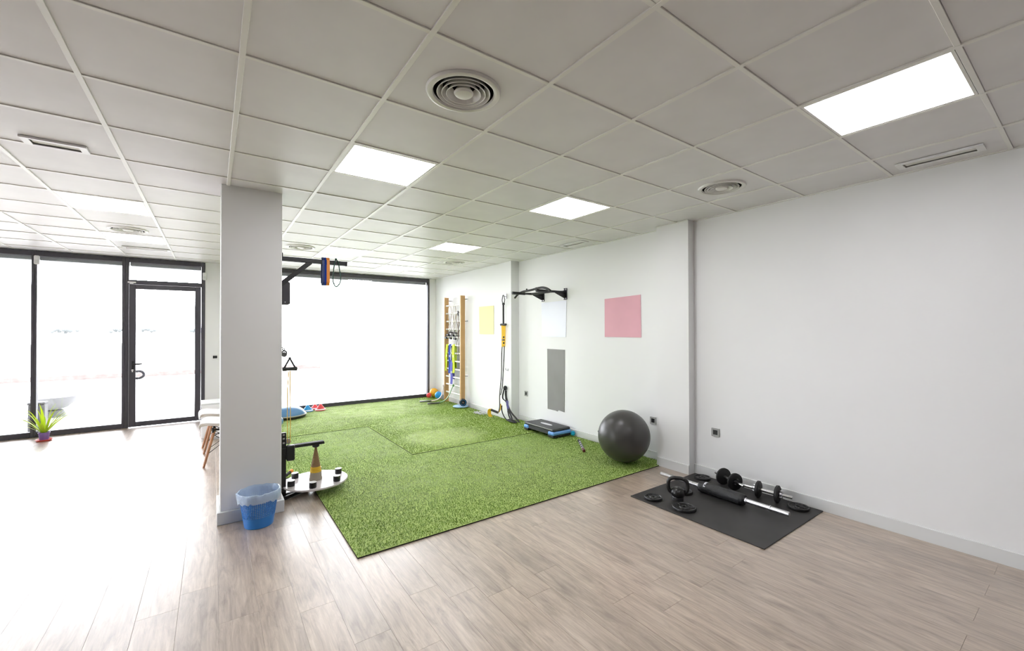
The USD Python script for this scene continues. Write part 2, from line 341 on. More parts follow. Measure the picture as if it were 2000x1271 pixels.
# walls (the right one steps: flush wall, pilaster, recessed bay, thicker far bay)
WZ = H+.16
obj('wall_right', box(XR, XR+.15, YN-.1, 1.06, -.02, WZ), M['wall'], kind='structure', smooth=False)
obj('trim_1', box(3.415, 3.75, 1.06, 1.46, -.02, WZ), M['wall'], kind='structure', label='white square pilaster standing out from the right wall', smooth=False)
obj('wall_right', box(3.56, 3.75, 1.46, 4.36, -.02, WZ), M['wall'], kind='structure', smooth=False)
farw = sg.Polygon([(3.395, 4.36), (3.75, 4.36), (3.75, 7.9), (3.50, 7.9), (3.50, 7.60)])
obj('wall_right', prism(farw, -.02, WZ), M['wall'], kind='structure', smooth=False)
obj('wall_near', box(XL-.15, XR+.15, YN-.15, YN, -.02, WZ), M['near_wall'], kind='structure', smooth=False)
obj('wall_far', cat_(box(-.81, -.02, YF-.02, YF+.22, -.02, WZ), box(3.335, 3.52, YF-.02, YF+.22, -.02, WZ), box(XL-.15, 3.52, YF+.0, YF+.22, H+.005, WZ)), M['wall'], kind='structure', smooth=False)
col = obj('pillar', cbox(-.648, -.218, 2.60, 3.02, -.02, WZ, .004), M['wall'], kind='structure', label='square white pillar in front of the entrance')
def skirt(name, pts, h, t, **kw):
    """baseboard along the polyline pts (left side of travel is the room)"""
    ms = []
    for (x0, y0), (x1, y1) in zip(pts[:-1], pts[1:]):
        d = np.array([x1-x0, y1-y0]); L = np.linalg.norm(d); d /= L; n = np.array([-d[1], d[0]])
        q = [(x0, y0), (x1, y1), (x1+n[0]*t+d[0]*t*0, y1+n[1]*t), (x0+n[0]*t, y0+n[1]*t)]
        a = np.array(q)
        lo = np.c_[a, np.zeros(4)]; hi = np.c_[a, np.full(4, h)]
        hi2 = hi.copy(); hi[2:4, 2] -= .004; top = hi2.copy(); top[2:4, :2] -= n*.004
        ms.append(hull(np.vstack([lo, hi, top])))
    obj(name, cat_(*ms), M['base'], kind='structure', smooth=False, **kw)
skirt('baseboard_right', [(XR, YN), (XR, 1.06)], .10, .012)
skirt('baseboard_right', [(3.415, 1.06), (3.415, 1.46)], .10, .012, label='baseboard around the pilaster')
skirt('baseboard_right', [(3.56, 1.46), (3.56, 4.36)], .10, .012)
skirt('baseboard_right', [(3.395, 4.36), (3.50, 7.58)], .10, .012)
obj('baseboard_pillar', cat_(cbox(-.668, -.198, 2.578, 2.60, 0, .10, .003), cbox(-.668, -.648, 2.60, 3.04, 0, .10, .003), cbox(-.218, -.198, 2.60, 3.04, 0, .10, .003)), M['base'], kind='structure')
obj('baseboard_far', cbox(-.81, -.02, YF-.034, YF-.02, 0, .09, .003), M['base'], kind='structure')

# glazed street front
def glazing(name, x0, x1, posts=(), shutter=True, bottom=.075, label=None, wl=.05, wr=.05):
    t = thing(name, kind='structure', label=label)
    ya, yb = YF-.03, YF+.06
    for px0, px1 in [(x0, x0+wl), (x1-wr, x1)]:
        obj('frame_post', cbox(px0, px1, ya, yb, 0, H, .004), M['frame'], t)
    obj('head_rail', cbox(x0+wl, x1-wr, ya+.002, yb, H-.075, H-.002, .004), M['frame'], t)
    obj('sill_rail', cbox(x0+wl, x1-wr, ya+.002, yb, 0.0, bottom, .004), M['frame'], t)
    obj('pane', box(x0+wl-.005, x1-wr+.005, YF+.012, YF+.018, bottom-.01, H-.07), M['glass'], t, smooth=False)
    if shutter:
        obj('shutter_box', cbox(x0+wl, x1-wr, YF+.075, YF+.16, H-.125, H-.004, .006), M['shutter'], t, label='grey roller shutter box behind the glass')
    return t
glazing('window_1', -4.29, -2.803, wr=.028)
glazing('window_2', -2.803, -1.828, wl=.028, wr=.035)
glazing('window_3', -.02, 3.335, wr=.042, shutter=True, bottom=.085)
door = thing('door_1', kind='structure')
fw, ya, yb = .06, YF-.032, YF+.06
obj('frame_post', cbox(-1.828, -1.785, ya, yb, 0, H, .004), M['frame'], door)
obj('frame_post', cbox(-.862, -.81, ya, yb, 0, H, .004), M['frame'], door)
obj('head_rail', cbox(-1.785, -.862, ya+.002, yb, H-.075, H-.002, .004), M['frame'], door)
obj('transom_bar', cbox(-1.785, -.862, ya+.002, yb, 2.29, 2.355, .004), M['frame'], door)
obj('transom_pane', box(-1.79, -.857, YF+.012, YF+.018, 2.35, H-.07), M['glass'], door, smooth=False)
obj('shutter_box', cbox(-1.78, -.867, YF+.075, YF+.16, H-.125, H-.004, .006), M['shutter'], door)
leaf = grp('door_leaf', door)
for a, b in ((-1.780, -1.700), (-.947, -.867)):
    obj('stile', cbox(a, b, YF-.045, YF+.02, .012, 2.285, .004), M['frame'], leaf)
obj('top_rail', cbox(-1.700, -.947, YF-.043, YF+.02, 2.215, 2.285, .004), M['frame'], leaf)
obj('bottom_rail', cbox(-1.700, -.947, YF-.043, YF+.02, .012, .085, .004), M['frame'], leaf)
obj('door_pane', box(-1.705, -.942, YF-.012, YF-.006, .08, 2.22), M['glass'], leaf, smooth=False)
obj('lever_handle', cat_(cbox(-1.745, -1.715, YF-.053, YF-.045, .93, 1.06, .004), cyl((-1.73, YF-.05, 1.01), (-1.73, YF-.095, 1.01), .009), cyl((-1.735, YF-.095, 1.01), (-1.615, YF-.095, 1.012), .010, bev=.003)), M['black'], leaf, label='black lever handle')
obj('lock_cylinder', cat_(cyl((-1.735, YF-.046, .915), (-1.735, YF-.056, .915), .013), box(-1.742, -1.728, YF-.058, YF-.046, .885, .915)), M['white'], leaf)
obj('pull_handle', cat_(tube(spline([(-1.695, YF+.04, .775), (-1.655, YF+.085, .775), (-1.620, YF+.085, .80), (-1.620, YF+.085, .86), (-1.655, YF+.07, .885), (-1.695, YF+.04, .885)], 24), .019)), M['frame'], leaf, label='outer grip seen through the glass')
obj('sticker', cat_(cbox(-1.80, -1.70, YF-.036, YF-.030, 2.305, 2.33, .002), cbox(-1.775, -1.73, YF-.036, YF-.030, 2.292, 2.305, .002)), M['white'], door, label='small white label strip on the transom')
# left end of the room (outside the picture): unseen window, added and sized to light the right wall
LW0, LW1 = 2.62, 4.9
obj('wall_left', cat_(box(XL-.15, XL, YN, LW0, -.02, WZ), box(XL-.15, XL, LW0, YF+.2, -.02, .03), box(XL-.15, XL, LW1, YF+.2, .03, WZ), box(XL-.15, XL, LW0, LW1, H-.1, WZ)), M['wall'], kind='structure', smooth=False)
t = thing('window_4', kind='structure')
for yy in np.linspace(LW0+.03, LW1-.03, 3): obj('frame_post', cbox(XL-.08, XL, yy-.03, yy+.03, .03, H-.1, .004), M['frame'], t)
obj('pane', box(XL-.05, XL-.044, LW0, LW1, .03, H-.1), M['glass'], t, smooth=False)

# outside
obj('facade_overhang', box(-9, 9, YF+.22, YF+2.2, 2.95, 3.2), M['wall'], kind='structure', label='unseen slab added over the pavement to block high sky', smooth=False)  # added out of view to shade the windows from high sky
obj('pavement', box(-45, XL-.16, -30, YF+.07, -.25, -.05), M['pavement'], kind='structure', smooth=False)
obj('pavement', box(-45, 45, YF+.07, 70, -.25, -.05), M['pavement'], kind='structure', smooth=False)

# ------------------------------------------------------------------ ceiling fittings
def where(c, r):
    return {(0, -2): 'LED panel cut off by the top edge of the picture', (3, -2): 'largest LED panel, near the right wall', (0, 2): 'LED panel to the right of the pillar top',
            (3, 2): 'LED panel over the pink sheet and the wall pull-up bar', (3, 6): 'small far LED panel in the right row, above the yellow sheet', (1, 8): 'far LED panel right beyond the black pull-up beam',
            (3, 10): 'farthest LED panel, right against the big window', (-3, 6): 'LED panel left of the pillar, above the round air vent', (-3, 9): 'LED panel left of the pillar, next to the street door',
            (-3, 2): 'LED panel in the left row, outside the picture', (-3, -2): 'LED panel in the left row behind the camera'}.get((c, r), {(-6, -2): 'LED panel behind the camera on the left'}.get((c, r), 'LED panel at the far left, outside the picture'))
lp = None
for c, r in panels:
    loc = (c*.6+.3, r*.6+.3, H)
    if lp is None:
        lp = thing('ceiling_light', where(c, r), 'ceiling light', loc, group='LED panels in the ceiling')
        e = .6/2-.013
        fr = sg.box(-e, -e, e, e).difference(sg.box(-e+.012, -e+.012, e-.012, e-.012))
        obj('frame', prism(fr, .002, .014), M['bar'], lp, smooth=False)
        obj('diffuser', box(-e+.011, e-.011, -e+.011, e-.011, .006, .012), M['panel'], lp, smooth=False)
        obj('housing', box(-e, e, -e, e, .016, .05), M['white'], lp, smooth=False)
    else: dup(lp, loc, label=where(c, r))
vw = {(0, 0): 'large round air vent in the ceiling nearest the camera', (4, 0): 'round air vent close to the right wall', (-3, 8): 'round air vent left of the pillar, above the street door',
      (0, 8): 'round air vent just right of the pillar, above the black beam', (4, 8): 'small far round air vent near the corner with the wall bars'}
vp = None
for c, r in vents:
    loc = (c*.6+.3, r*.6+.3, H)
    if vp is None:
        vp = thing('air_vent', vw[c, r], 'air vent', loc, group='round air vents in the ceiling')
        obj('flange', lathe([(.150, .012), (.147, .004), (.152, -.006), (.165, -.010), (.178, -.006), (.183, .003), (.183, .007), (.150, .012)], 56), M['vent'], vp)
        obj('duct', lathe([(.148, .006), (.146, .045), (.120, .075), (0, .085)], 40), M['dark'], vp)
        for q, (ra, rb, za, zb) in enumerate([(.104, .132, -.004, .034), (.081, .109, -.006, .032), (.058, .086, -.008, .030)]):
            obj('ring', lathe([(rb, za), (rb-.001, za-.003), (rb-.004, za-.002), (ra-.002, zb), (ra+.001, zb), (rb-.001, za+.003), (rb, za)], 48), M['vent'], vp)
        obj('centre_cone', lathe([(0, -.013), (.030, -.013), (.042, -.010), (.047, -.004), (.048, 0), (.030, .028), (.0, .03)], 40), M['vent'], vp)
    else: dup(vp, loc, label=vw[c, r])
sl = {0: 'slim recessed emergency light beside the right wall', 1: 'slim recessed emergency light at the left end of the ceiling', 2: 'slim far recessed emergency light above the wall pull-up bar', 3: 'slim recessed grille in the ceiling before the street door'}
for i, (sx, sy, ax, hl) in enumerate(slots):
    sp = thing('emergency_light' if i < 3 else 'air_grille', sl[i], 'emergency light' if i < 3 else 'air grille', (sx*.6, sy*.6, H), (0 if ax == 'y' else PI/2), group='slim emergency lights in the ceiling' if i < 3 else None)
    q = hl-.037
    fr = sg.box(-.066, -hl, .066, hl).difference(sg.box(-.046, -q, .046, q))
    obj('frame', prism(fr, -.008, .004), M['white'], sp, smooth=False)
    obj('trough', cat_(box(-.05, -.046, -q-.004, q+.004, -.002, .03), box(.046, .05, -q-.004, q+.004, -.002, .03), box(-.046, .046, -q-.004, -q, -.002, .03), box(-.046, .046, q, q+.004, -.002, .03), box(-.05, .05, -q-.004, q+.004, .03, .034)), M['slot'], sp, smooth=False)
    if i < 3: obj('cover', cbox(-.040, .043, -q+.002, q-.002, .002, .010, .003), M['slot'], sp)
    else:
        for k in range(4): obj('louvre', cbox(-.042+k*.023, -.028+k*.023, -q, q, -.003, .008, .001), M['slot'], sp)

# ------------------------------------------------------------------ artificial turf
def tuft(name, seed, lean, mat_, L=(.016, .026), n=640, P=.30):
    g = np.random.default_rng(seed)
    x, y = g.uniform(-P/2, P/2, n), g.uniform(-P/2, P/2, n); a = g.normal(0, 1.5, n)+lean
    l = g.uniform(*L, n); tilt = g.uniform(.8, 1.4, n); w = g.uniform(.0025, .0046, n)
    dx, dy = np.cos(a), np.sin(a); sx, sy = -dy, dx
    base = np.stack([x, y, 0*x], 1); side = np.stack([sx, sy, 0*x], 1)*w[:, None]/2
    mid = base+np.stack([dx*l*np.sin(tilt*.6)*.5, dy*l*np.sin(tilt*.6)*.5, l*np.cos(tilt*.6)*.5], 1)
    tip = mid+np.stack([dx*l*np.sin(tilt*1.3)*.5, dy*l*np.sin(tilt*1.3)*.5, l*np.cos(tilt*1.3)*.5], 1)
    v = np.stack([base-side, base+side, mid+side, mid-side, tip], 1).reshape(-1, 3)
    o = np.arange(n)[:, None]*5
    f = np.concatenate([o+[0, 1, 2], o+[0, 2, 3], o+[3, 2, 4]])
    return (v, f)
def turf(name, label, rects, z, material, seed, lean, L=(.015, .024)):
    t = thing(name, label, 'artificial turf', group='artificial turf mats')
    poly = sg.MultiPolygon([sg.box(*r) for r in rects]).buffer(.0001)
    obj('backing', cat_(*[prism(g, z, z+.007) for g in getattr(poly, 'geoms', [poly])]), M['backedge'], t, smooth=False)
    ins = poly.buffer(-.001)
    obj('mesh_base', cat_(*[prism(g, z+.007, z+.0085) for g in getattr(ins, 'geoms', [ins])]), M['backing'], t, smooth=False)
    path = numbered(str(t.GetPath()), 'pile'); pi = UsdGeom.PointInstancer.Define(stage, path)
    protos = []; S = .15
    for k in range(8):
        pp = f'{path}/tuft_patch' if k == 0 else f'{path}/tuft_patch_{k:03d}'
        usdkit.mesh(stage, pp, tuft('', seed*10+k, lean, material, L, n=210, P=S), material); protos.append(Sdf.Path(pp))
    pos, sc, ori, idx = [], [], [], []
    for (x0, y0, x1, y1) in rects:
        x0 += .003; y0 += .003; x1 -= .003; y1 -= .003
        nx, ny = max(1, round((x1-x0)/.14)), max(1, round((y1-y0)/.14)); sx, sy = (x1-x0)/nx, (y1-y0)/ny
        for i in range(nx):
            for j in range(ny):
                cx, cy = x0+(i+.5)*sx, y0+(j+.5)*sy
                pos.append((cx, cy, z+.008)); sc.append((sx/S*1.03, sy/S*1.03, 1.0)); ori.append((Gf.Quath(1, 0, 0, 0), Gf.Quath(.70711, 0, 0, .70711), Gf.Quath(0, 0, 0, 1), Gf.Quath(.70711, 0, 0, -.70711))[int(rng.integers(0, 4))])
                idx.append(int(rng.integers(0, 8)))
    pi.CreatePrototypesRel().SetTargets(protos)
    pi.CreatePositionsAttr(Vt.Vec3fArray([Gf.Vec3f(*map(float, p)) for p in pos])); pi.CreateScalesAttr(Vt.Vec3fArray([Gf.Vec3f(*map(float, p)) for p in sc]))
    pi.CreateOrientationsAttr(Vt.QuathArray(ori)); pi.CreateProtoIndicesAttr(Vt.IntArray(idx))
    data(pi.GetPrim(), kind='stuff')
    return t
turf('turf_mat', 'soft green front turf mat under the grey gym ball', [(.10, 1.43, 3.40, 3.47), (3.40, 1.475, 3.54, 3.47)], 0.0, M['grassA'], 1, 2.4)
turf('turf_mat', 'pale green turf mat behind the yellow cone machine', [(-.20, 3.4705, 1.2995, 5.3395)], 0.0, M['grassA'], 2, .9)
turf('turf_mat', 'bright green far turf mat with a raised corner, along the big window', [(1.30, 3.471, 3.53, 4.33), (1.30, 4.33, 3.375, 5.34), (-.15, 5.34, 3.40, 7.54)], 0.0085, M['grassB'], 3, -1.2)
TA, TB = .0215, .030      # heights of the two turf surfaces

# ------------------------------------------------------------------ waste basket
def wastebasket():
    t = thing('waste_basket', 'blue plastic waste basket with a clear liner by the pillar', 'waste basket', (-.395, 2.425, 0))
    Hb = .262; R = lambda z: .100+.038*(z/Hb)
    obj('base', lathe([(0, 0), (R(0)-.004, 0), (R(0), .004), (R(.085), .085), (R(.085)-.003, .085), (R(0)-.004, .008), (0, .008)], 48), M['binblue'], t)
    parts = []
    n = 56
    for i in range(n):
        a = 2*PI*i/n; za, zb = .083, .222
        p = [(R(z)*math.cos(a), R(z)*math.sin(a), z) for z in (za, zb)]
        d = np.array([math.cos(a), math.sin(a), 0]); s = np.array([-d[1], d[0], 0])*.0026
        q = [np.array(pp)+k*s+m*d*.0025 for pp in p for k in (-1, 1) for m in (-1, 0)]
        parts.append(hull(q))
    for z in np.arange(.098, .222, .0135):
        parts.append(lathe([(R(z)-.002, z-.0024), (R(z), z-.0024), (R(z+.003), z+.0024), (R(z)-.002, z+.0024), (R(z)-.002, z-.0024)], 56))
    obj('lattice', cat_(*parts), M['binblue'], t, smooth=False)
    obj('rim', lathe([(R(.22)-.003, .220), (R(.22)+.001, .220), (R(.262)+.002, .250), (R(.262)+.003, .256), (R(.262)+.001, .260), (R(.262)-.003, .256), (R(.22)-.003, .220)], 56), M['binblue'], t)
    # liner: inside wall plus a crumpled collar turned down over the rim
    prof = [(.004, .030), (.085, .028), (R(.05)-.009, .05), (R(.15)-.008, .15), (R(.24)-.006, .24), (R(.26)+.004, .277), (R(.26)+.016, .272), (R(.24)+.017, .235), (R(.22)+.015, .205)]
    m = lathe(prof, 96); v = m.vertices; ang = np.arctan2(v[:, 1], v[:, 0]); r = np.hypot(v[:, 0], v[:, 1])
    nz = meshkit.fbm(np.c_[np.cos(ang)*5, np.sin(ang)*5, v[:, 2]*22], 4, 3)-.5
    outer = (v[:, 2] > .19) & (r > R(.24)+.004)
    k = np.where(outer, 1+nz*.11, 1+nz*.06)
    v[:, 0] *= k; v[:, 1] *= k; v[:, 2] += np.where(outer & (v[:, 2] < .22), nz*.07, nz*.02)
    v[:, 1] = np.minimum(v[:, 1], .148)
    m.vertices = v
    obj('liner', m, M['liner'], t, label='crumpled translucent bag liner', smooth=60)
    return t
wastebasket()

# ------------------------------------------------------------------ weights corner
obj('exercise_mat', cbox(2.440, 3.497, -.135, 1.045, 0, .008, .002), M['mat'], label='dark grey rubber mat on the wooden floor', cat='exercise mat')
MZ = .008
def plate(name, label, x, y, R, tilt=0.0, h=.022):
    t = thing(name, label, 'weight plate', (x, y, MZ), random.uniform(0, 6), group='loose weight plates on the mat')
    obj('disc', lathe([(.014, .002), (R*.35, .002), (R*.80, .001), (R*.97, 0), (R, .004), (R, h-.005), (R*.97, h), (R*.86, h), (R*.80, h-.008), (R*.42, h-.008), (R*.36, h-.001), (.017, h-.001), (.014, h-.004), (.014, .002)], 56), M['iron'], t)
    for k in range(3):
        a = k*2*PI/3
        obj('rib', tf(cbox(R*.38, R*.82, -.008, .008, h-.010, h-.003, .002), rz=a), M['iron'], t)
    obj('raised_marking', lathe([(R*.55, h-.009), (R*.55, h-.006), (R*.60, h-.006), (R*.60, h-.009)], 40), M['iron'], t)
    return t
plate('weight_plate', 'small weight plate nearest the left corner of the mat', 2.552, .875, .080)
plate('weight_plate', 'large weight plate in front of the kettlebell', 2.587, .587, .100)
plate('weight_plate', 'weight plate half hidden behind the kettlebell', 2.905, .800, .083)
plate('weight_plate', 'flat weight plate in the mat corner by the pilaster', 3.395, .900, .080)
plate('weight_plate', 'flat weight plate at the right end of the mat beside the skirting', 3.380, .010, .082)

kb = thing('kettlebell', 'black kettlebell with an oversized loop handle', 'kettlebell', (2.705, .725, MZ), math.atan2(.83, -.555))
obj('base', lathe([(0, 0), (.046, 0), (.050, .004), (.050, .030), (.046, .036), (0, .036)], 36), M['black'], kb)
obj('body', lathe([(0, .034), (.044, .036), (.058, .050), (.064, .072), (.056, .096), (.036, .112), (0, .120)], 40), M['iron'], kb)
loop = []
for (x, z) in [(-.040, .062), (-.068, .078), (-.080, .105), (-.082, .145), (-.072, .178), (-.045, .194), (0, .198), (.045, .194), (.072, .178), (.082, .145), (.080, .105), (.068, .078), (.040, .062)]: loop.append((x, 0, z))
obj('handle', tube(spline(loop, 60), .0165, 14), M['iron'], kb, smooth=True)

bb = thing('barbell', 'chrome barbell with a thick black foam pad, lying across the mat', 'barbell', (3.062, .55, .058), 0)
obj('bar', cyl((0, -.60, 0), (0, .61, 0), .0195, 20, bev=.003), M['steel'], bb)
for y in (-.46, .47): obj('collar', cyl((0, y, 0), (0, y+.012, 0), .0235, 20, bev=.002), M['steel'], bb)
obj('ring', cyl((0, -.262, 0), (0, -.244, 0), .026, 20), M['steel'], bb); obj('ring', cyl((0, .179, 0), (0, .195, 0), .026, 20), M['steel'], bb)
pad = lathe([(.017, -.245), (.040, -.245), (.046, -.235), (.050, -.21), (.050, .16), (.046, .175), (.017, .180)], 40)
pad = pad.subdivide_to_size(.02) if hasattr(pad, 'subdivide_to_size') else pad
v = pad.vertices; nz = meshkit.fbm(np.c_[v[:, 0]*26, v[:, 1]*26, v[:, 2]*10], 3, 5)-.5
rr = np.hypot(v[:, 0], v[:, 1]); k = np.where(rr > .03, 1+nz*.16, 1); v[:, 0] *= k; v[:, 1] *= k; pad.vertices = v
pad.apply_transform(trimesh.transformations.rotation_matrix(-PI/2, (1, 0, 0)))
obj('foam_pad', pad, M['foam'], bb, label='black foam sleeve', smooth=60)
obj('strap', strap([(-.051*math.cos(a), .11+.0*a, .051*math.sin(a)) for a in np.linspace(.4, PI-.4, 14)], (0, 1, 0), .018, .002), M['silver'], bb, label='short pale fastening tab')

def dumbbell(label, loc, ang, R, star):
    t = thing('dumbbell', label, 'dumbbell', loc, ang, group='chrome dumbbells along the skirting')
    L = .195
    obj('bar', cyl((-L, 0, 0), (L, 0, 0), .0135, 18, bev=.003), M['chrome'], t)
    obj('grip', cyl((-.058, 0, 0), (.058, 0, 0), .0165, 20, bev=.003), M['chrome'], t)
    for s in (-1, 1):
        prof = [(.014, -.016), (R*.4, -.016), (R*.9, -.013), (R, -.008), (R, .008), (R*.9, .013), (R*.4, .016), (.014, .016)]
        m = rot_to(lathe(prof, 44), (1, 0, 0)); m.apply_translation((s*.078, 0, 0)); obj('plate', m, M['rubber'], t)
        st = []
        for k in range(6):
            a = k*PI/3; b = cbox(-.011, .011, -.009, .009, .014, .036, .003); b.apply_transform(trimesh.transformations.rotation_matrix(a, (1, 0, 0))); st.append(b)
        st.append(cyl((-.011, 0, 0), (.011, 0, 0), .024, 20, bev=.002))
        m = cat_(*st); m.apply_translation((s*(.108 if not star else .112), 0, 0)); obj('star_collar', m, M['black'] if star else M['steel'], t, label=None if star else 'steel lock nut')
    return t
dumbbell('chrome dumbbell with black star collars, nearer the pilaster', (3.385, .615, MZ+.080), math.atan2(-.160, -.067), .080, True)
dumbbell('chrome dumbbell nearest the right end of the mat', (3.366, .250, MZ+.074), math.atan2(-.9, .10), .074, False)

# ------------------------------------------------------------------ gym ball, step, small things on the turf
gb = thing('gym_ball', 'big dark grey gym ball on the front turf mat', 'gym ball', (3.165, 1.735, TA+.294))
b_ = trimesh.creation.uv_sphere(radius=.295, count=[48, 72]); rz_ = b_.vertices[:, 1]
obj('ball', b_, M['ball'], gb, smooth=True)
for q in range(-3, 4):
    pass
obj('valve_plug', cyl((.292*math.cos(2.2), .292*math.sin(2.2), .03), (.299*math.cos(2.2), .299*math.sin(2.2), .03), .010, 14), M['black'], gb)

st = thing('step_platform', 'black aerobic step platform with light blue feet along the right wall', 'step platform', (3.335, 3.355, TA+.004), .0)
obj('tread', cbox(-.165, .172, -.345, .335, .078, .116, .014), M['stepblack'], st)
obj('edge_band', cat_(cbox(-.170, -.162, -.33, .32, .102, .112, .002)), M['stepgrey'], st, label='pale edge strip')  # paler strip along the upper edge of the tread
obj('skirt', cat_(cbox(-.155, -.140, -.31, .30, .030, .085, .003), cbox(.145, .160, -.31, .30, .030, .085, .003)), M['stepblack'], st)
for y0, y1 in ((-.360, -.230), (.230, .345)):
    obj('foot', cbox(-.175, .180, y0, y1, .025, .078, .016), M['skyblue'], st, label='light blue foot')
    obj('rubber_foot', cbox(-.168, .174, y0+.006, y1-.006, 0, .027, .006), M['rubber'], st)
el = sg.Point(0, 0).buffer(1, 24); from shapely import affinity as _af
obj('badge', prism(_af.scale(el, .035, .13), .116, .1175), M['silver'], st, label='silver oval badge', smooth=False)

sb = thing('massage_ball', 'small teal rubber ball against the wall past the step platform', 'ball', (3.500, 2.955, TA+.035))
obj('ball', trimesh.creation.icosphere(3, .030), M['teal'], sb, smooth=True)
nub = [sphere(np.array(p)*.030, .006, 1) for p in trimesh.creation.icosphere(1, 1.0).vertices]
obj('nubs', cat_(*nub), M['teal'], sb)
ms = thing('massage_stick', 'short black and silver massage stick lying on the front turf', 'massage stick', (3.192, 2.466, TA+.018), math.atan2(-.427, -.313))
obj('rod', cyl((-.20, 0, 0), (.20, 0, 0), .011, 14), M['steel'], ms)
for k in range(7): obj('roller', cyl((-.150+k*.043, 0, 0), (-.112+k*.043, 0, 0), .018, 18, bev=.004), M['black'] if k % 2 else M['steel'], ms)
obj('grip', cyl((.150, 0, 0), (.255, 0, 0), .018, 16, bev=.005), mat('dark_red_grip', (.10, .012, .015), .5), ms, label='dark red grip end'); obj('grip', cyl((-.255, 0, 0), (-.155, 0, 0), .018, 16, bev=.005), M['black'], ms)

# ------------------------------------------------------------------ right wall: sheets, sockets, pull-up bar
def sheet(name, label, cat, corners, x, m, t=.004, wob=.0):
    """flat sheet on the wall x; corners (y,z)"""
    P = np.array([(c[0], c[1]) for c in corners]); poly = sg.Polygon(P)
    me = trimesh.creation.extrude_polygon(poly, t, engine='earcut')   # xy -> yz
    v = me.vertices.copy(); me.vertices = np.c_[x-v[:, 2]-.0015, v[:, 0], v[:, 1]]; me.fix_normals()
    return obj(name, me, m, label=label, cat=cat, smooth=False)
WB = 3.56
sheet('wall_sheet', 'square dusty pink sheet on the right wall', 'poster', [(2.388, 1.957), (1.797, 1.976), (1.790, 1.449), (2.388, 1.449)], WB, M['pink'])
sheet('wall_sheet', 'bluish white square sheet below the wall pull-up bar', 'poster', [(3.738, 1.972), (3.146, 1.985), (3.160, 1.437), (3.725, 1.437)], WB, M['white_paper'])
sheet('wall_sheet', 'tall narrow grey sheet above the step platform', 'poster', [(3.597, 1.247), (3.186, 1.246), (3.200, .312), (3.329, .325), (3.36, .300), (3.395, .308), (3.590, .308)], WB, M['grey_paper'])
fx = lambda y: 3.395+(y-4.36)*.0324
ys = [5.50, 4.97]
sh = sheet('wall_sheet', 'pale yellow sheet between the wall bars and the suspension trainer', 'poster', [(5.455, 1.985), (4.93, 1.985), (4.93, 1.465), (5.44, 1.465)], 3.413, M['yellow_paper'])
def socket(label, x, y, z, proto=[]):
    if proto: return dup(proto[0], (x, y, z), 0, label=label)
    t = thing('wall_socket', label, 'socket', (x, y, z), group='grey wall sockets'); proto.append(t)
    fr = trimesh.creation.extrude_polygon(sg.box(-.042, -.042, .042, .042).buffer(-.004).buffer(.004).difference(sg.box(-.024, -.024, .024, .024)), .011, engine='earcut')
    v = fr.vertices; fr.vertices = np.c_[-v[:, 2], v[:, 0], v[:, 1]]; fr.fix_normals()
    obj('frame', fr, mat('socket_grey', (.36, .36, .35), .4), t, smooth=False)
    obj('insert', cat_(cbox(-.008, 0, -.025, .025, -.025, .025, .001)), M['black'], t, label='black insert')
    obj('hole', cat_(cyl((-.0085, -.009, 0), (-.006, -.009, 0), .003, 10), cyl((-.0085, .009, 0), (-.006, .009, 0), .003, 10)), M['dark'], t)
socket('wall socket over the barbell mat, right of the pilaster', XR, .823, .482)
socket('wall socket between the gym ball and the pilaster', WB, 1.620, .462)
socket('wall socket left of the grey sheet, near the suspension trainer', WB, 4.150, .478)

pb = thing('pull_up_bar', 'black wall mounted pull-up bar above the bluish white sheet', 'pull-up bar', (WB, 0, 0))
for y in (3.700, 3.168):
    obj('wall_plate', cat_(cbox(-.010, 0, y-.035, y+.035, 1.995, 2.165, .002)), M['black'], pb)
    obj('bolt', cat_(*[cyl((-.016, y+dy, z), (-.009, y+dy, z), .008, 8) for dy in (-.02, .02) for z in (2.012, 2.148)]), M['steel'], pb)
    g = trimesh.creation.extrude_polygon(sg.Polygon([(0, 2.02), (-.035, 2.02), (-.20, 2.085), (-.20, 2.115), (0, 2.13)]), .008, engine='earcut')
    v = g.vertices; g.vertices = np.c_[v[:, 0]-.008, y-.004+v[:, 2], v[:, 1]]; g.fix_normals(); obj('gusset', g, M['black'], pb, smooth=False)
    obj('arm', tube([(-.01, y, 2.105), (-.25, y, 2.105), (-.475, y, 2.103)], .017, 14), M['black'], pb)
    obj('foam_grip', cyl((-.60 if y > 3.5 else -.56, y, 2.103), (-.36, y, 2.103), .0215, 14, bev=.004), M['foam'], pb)
yy = [(3.86, 2.045), (3.80, 2.085), (3.70, 2.118), (3.44, 2.135), (3.168, 2.150), (3.05, 2.12), (2.99, 2.085)]
obj('cross_bar', tube(spline([(-.44, a, b) for a, b in yy], 40), .0165, 12), M['black'], pb, smooth=True)
obj('cross_bar', tube([(-.24, 3.70, 2.105), (-.24, 3.168, 2.105)], .0155, 12), M['black'], pb, label='rear cross bar')
for a in (3.55, 3.32): obj('knob', sphere((-.44, a, 2.155), .012, 2), M['black'], pb)

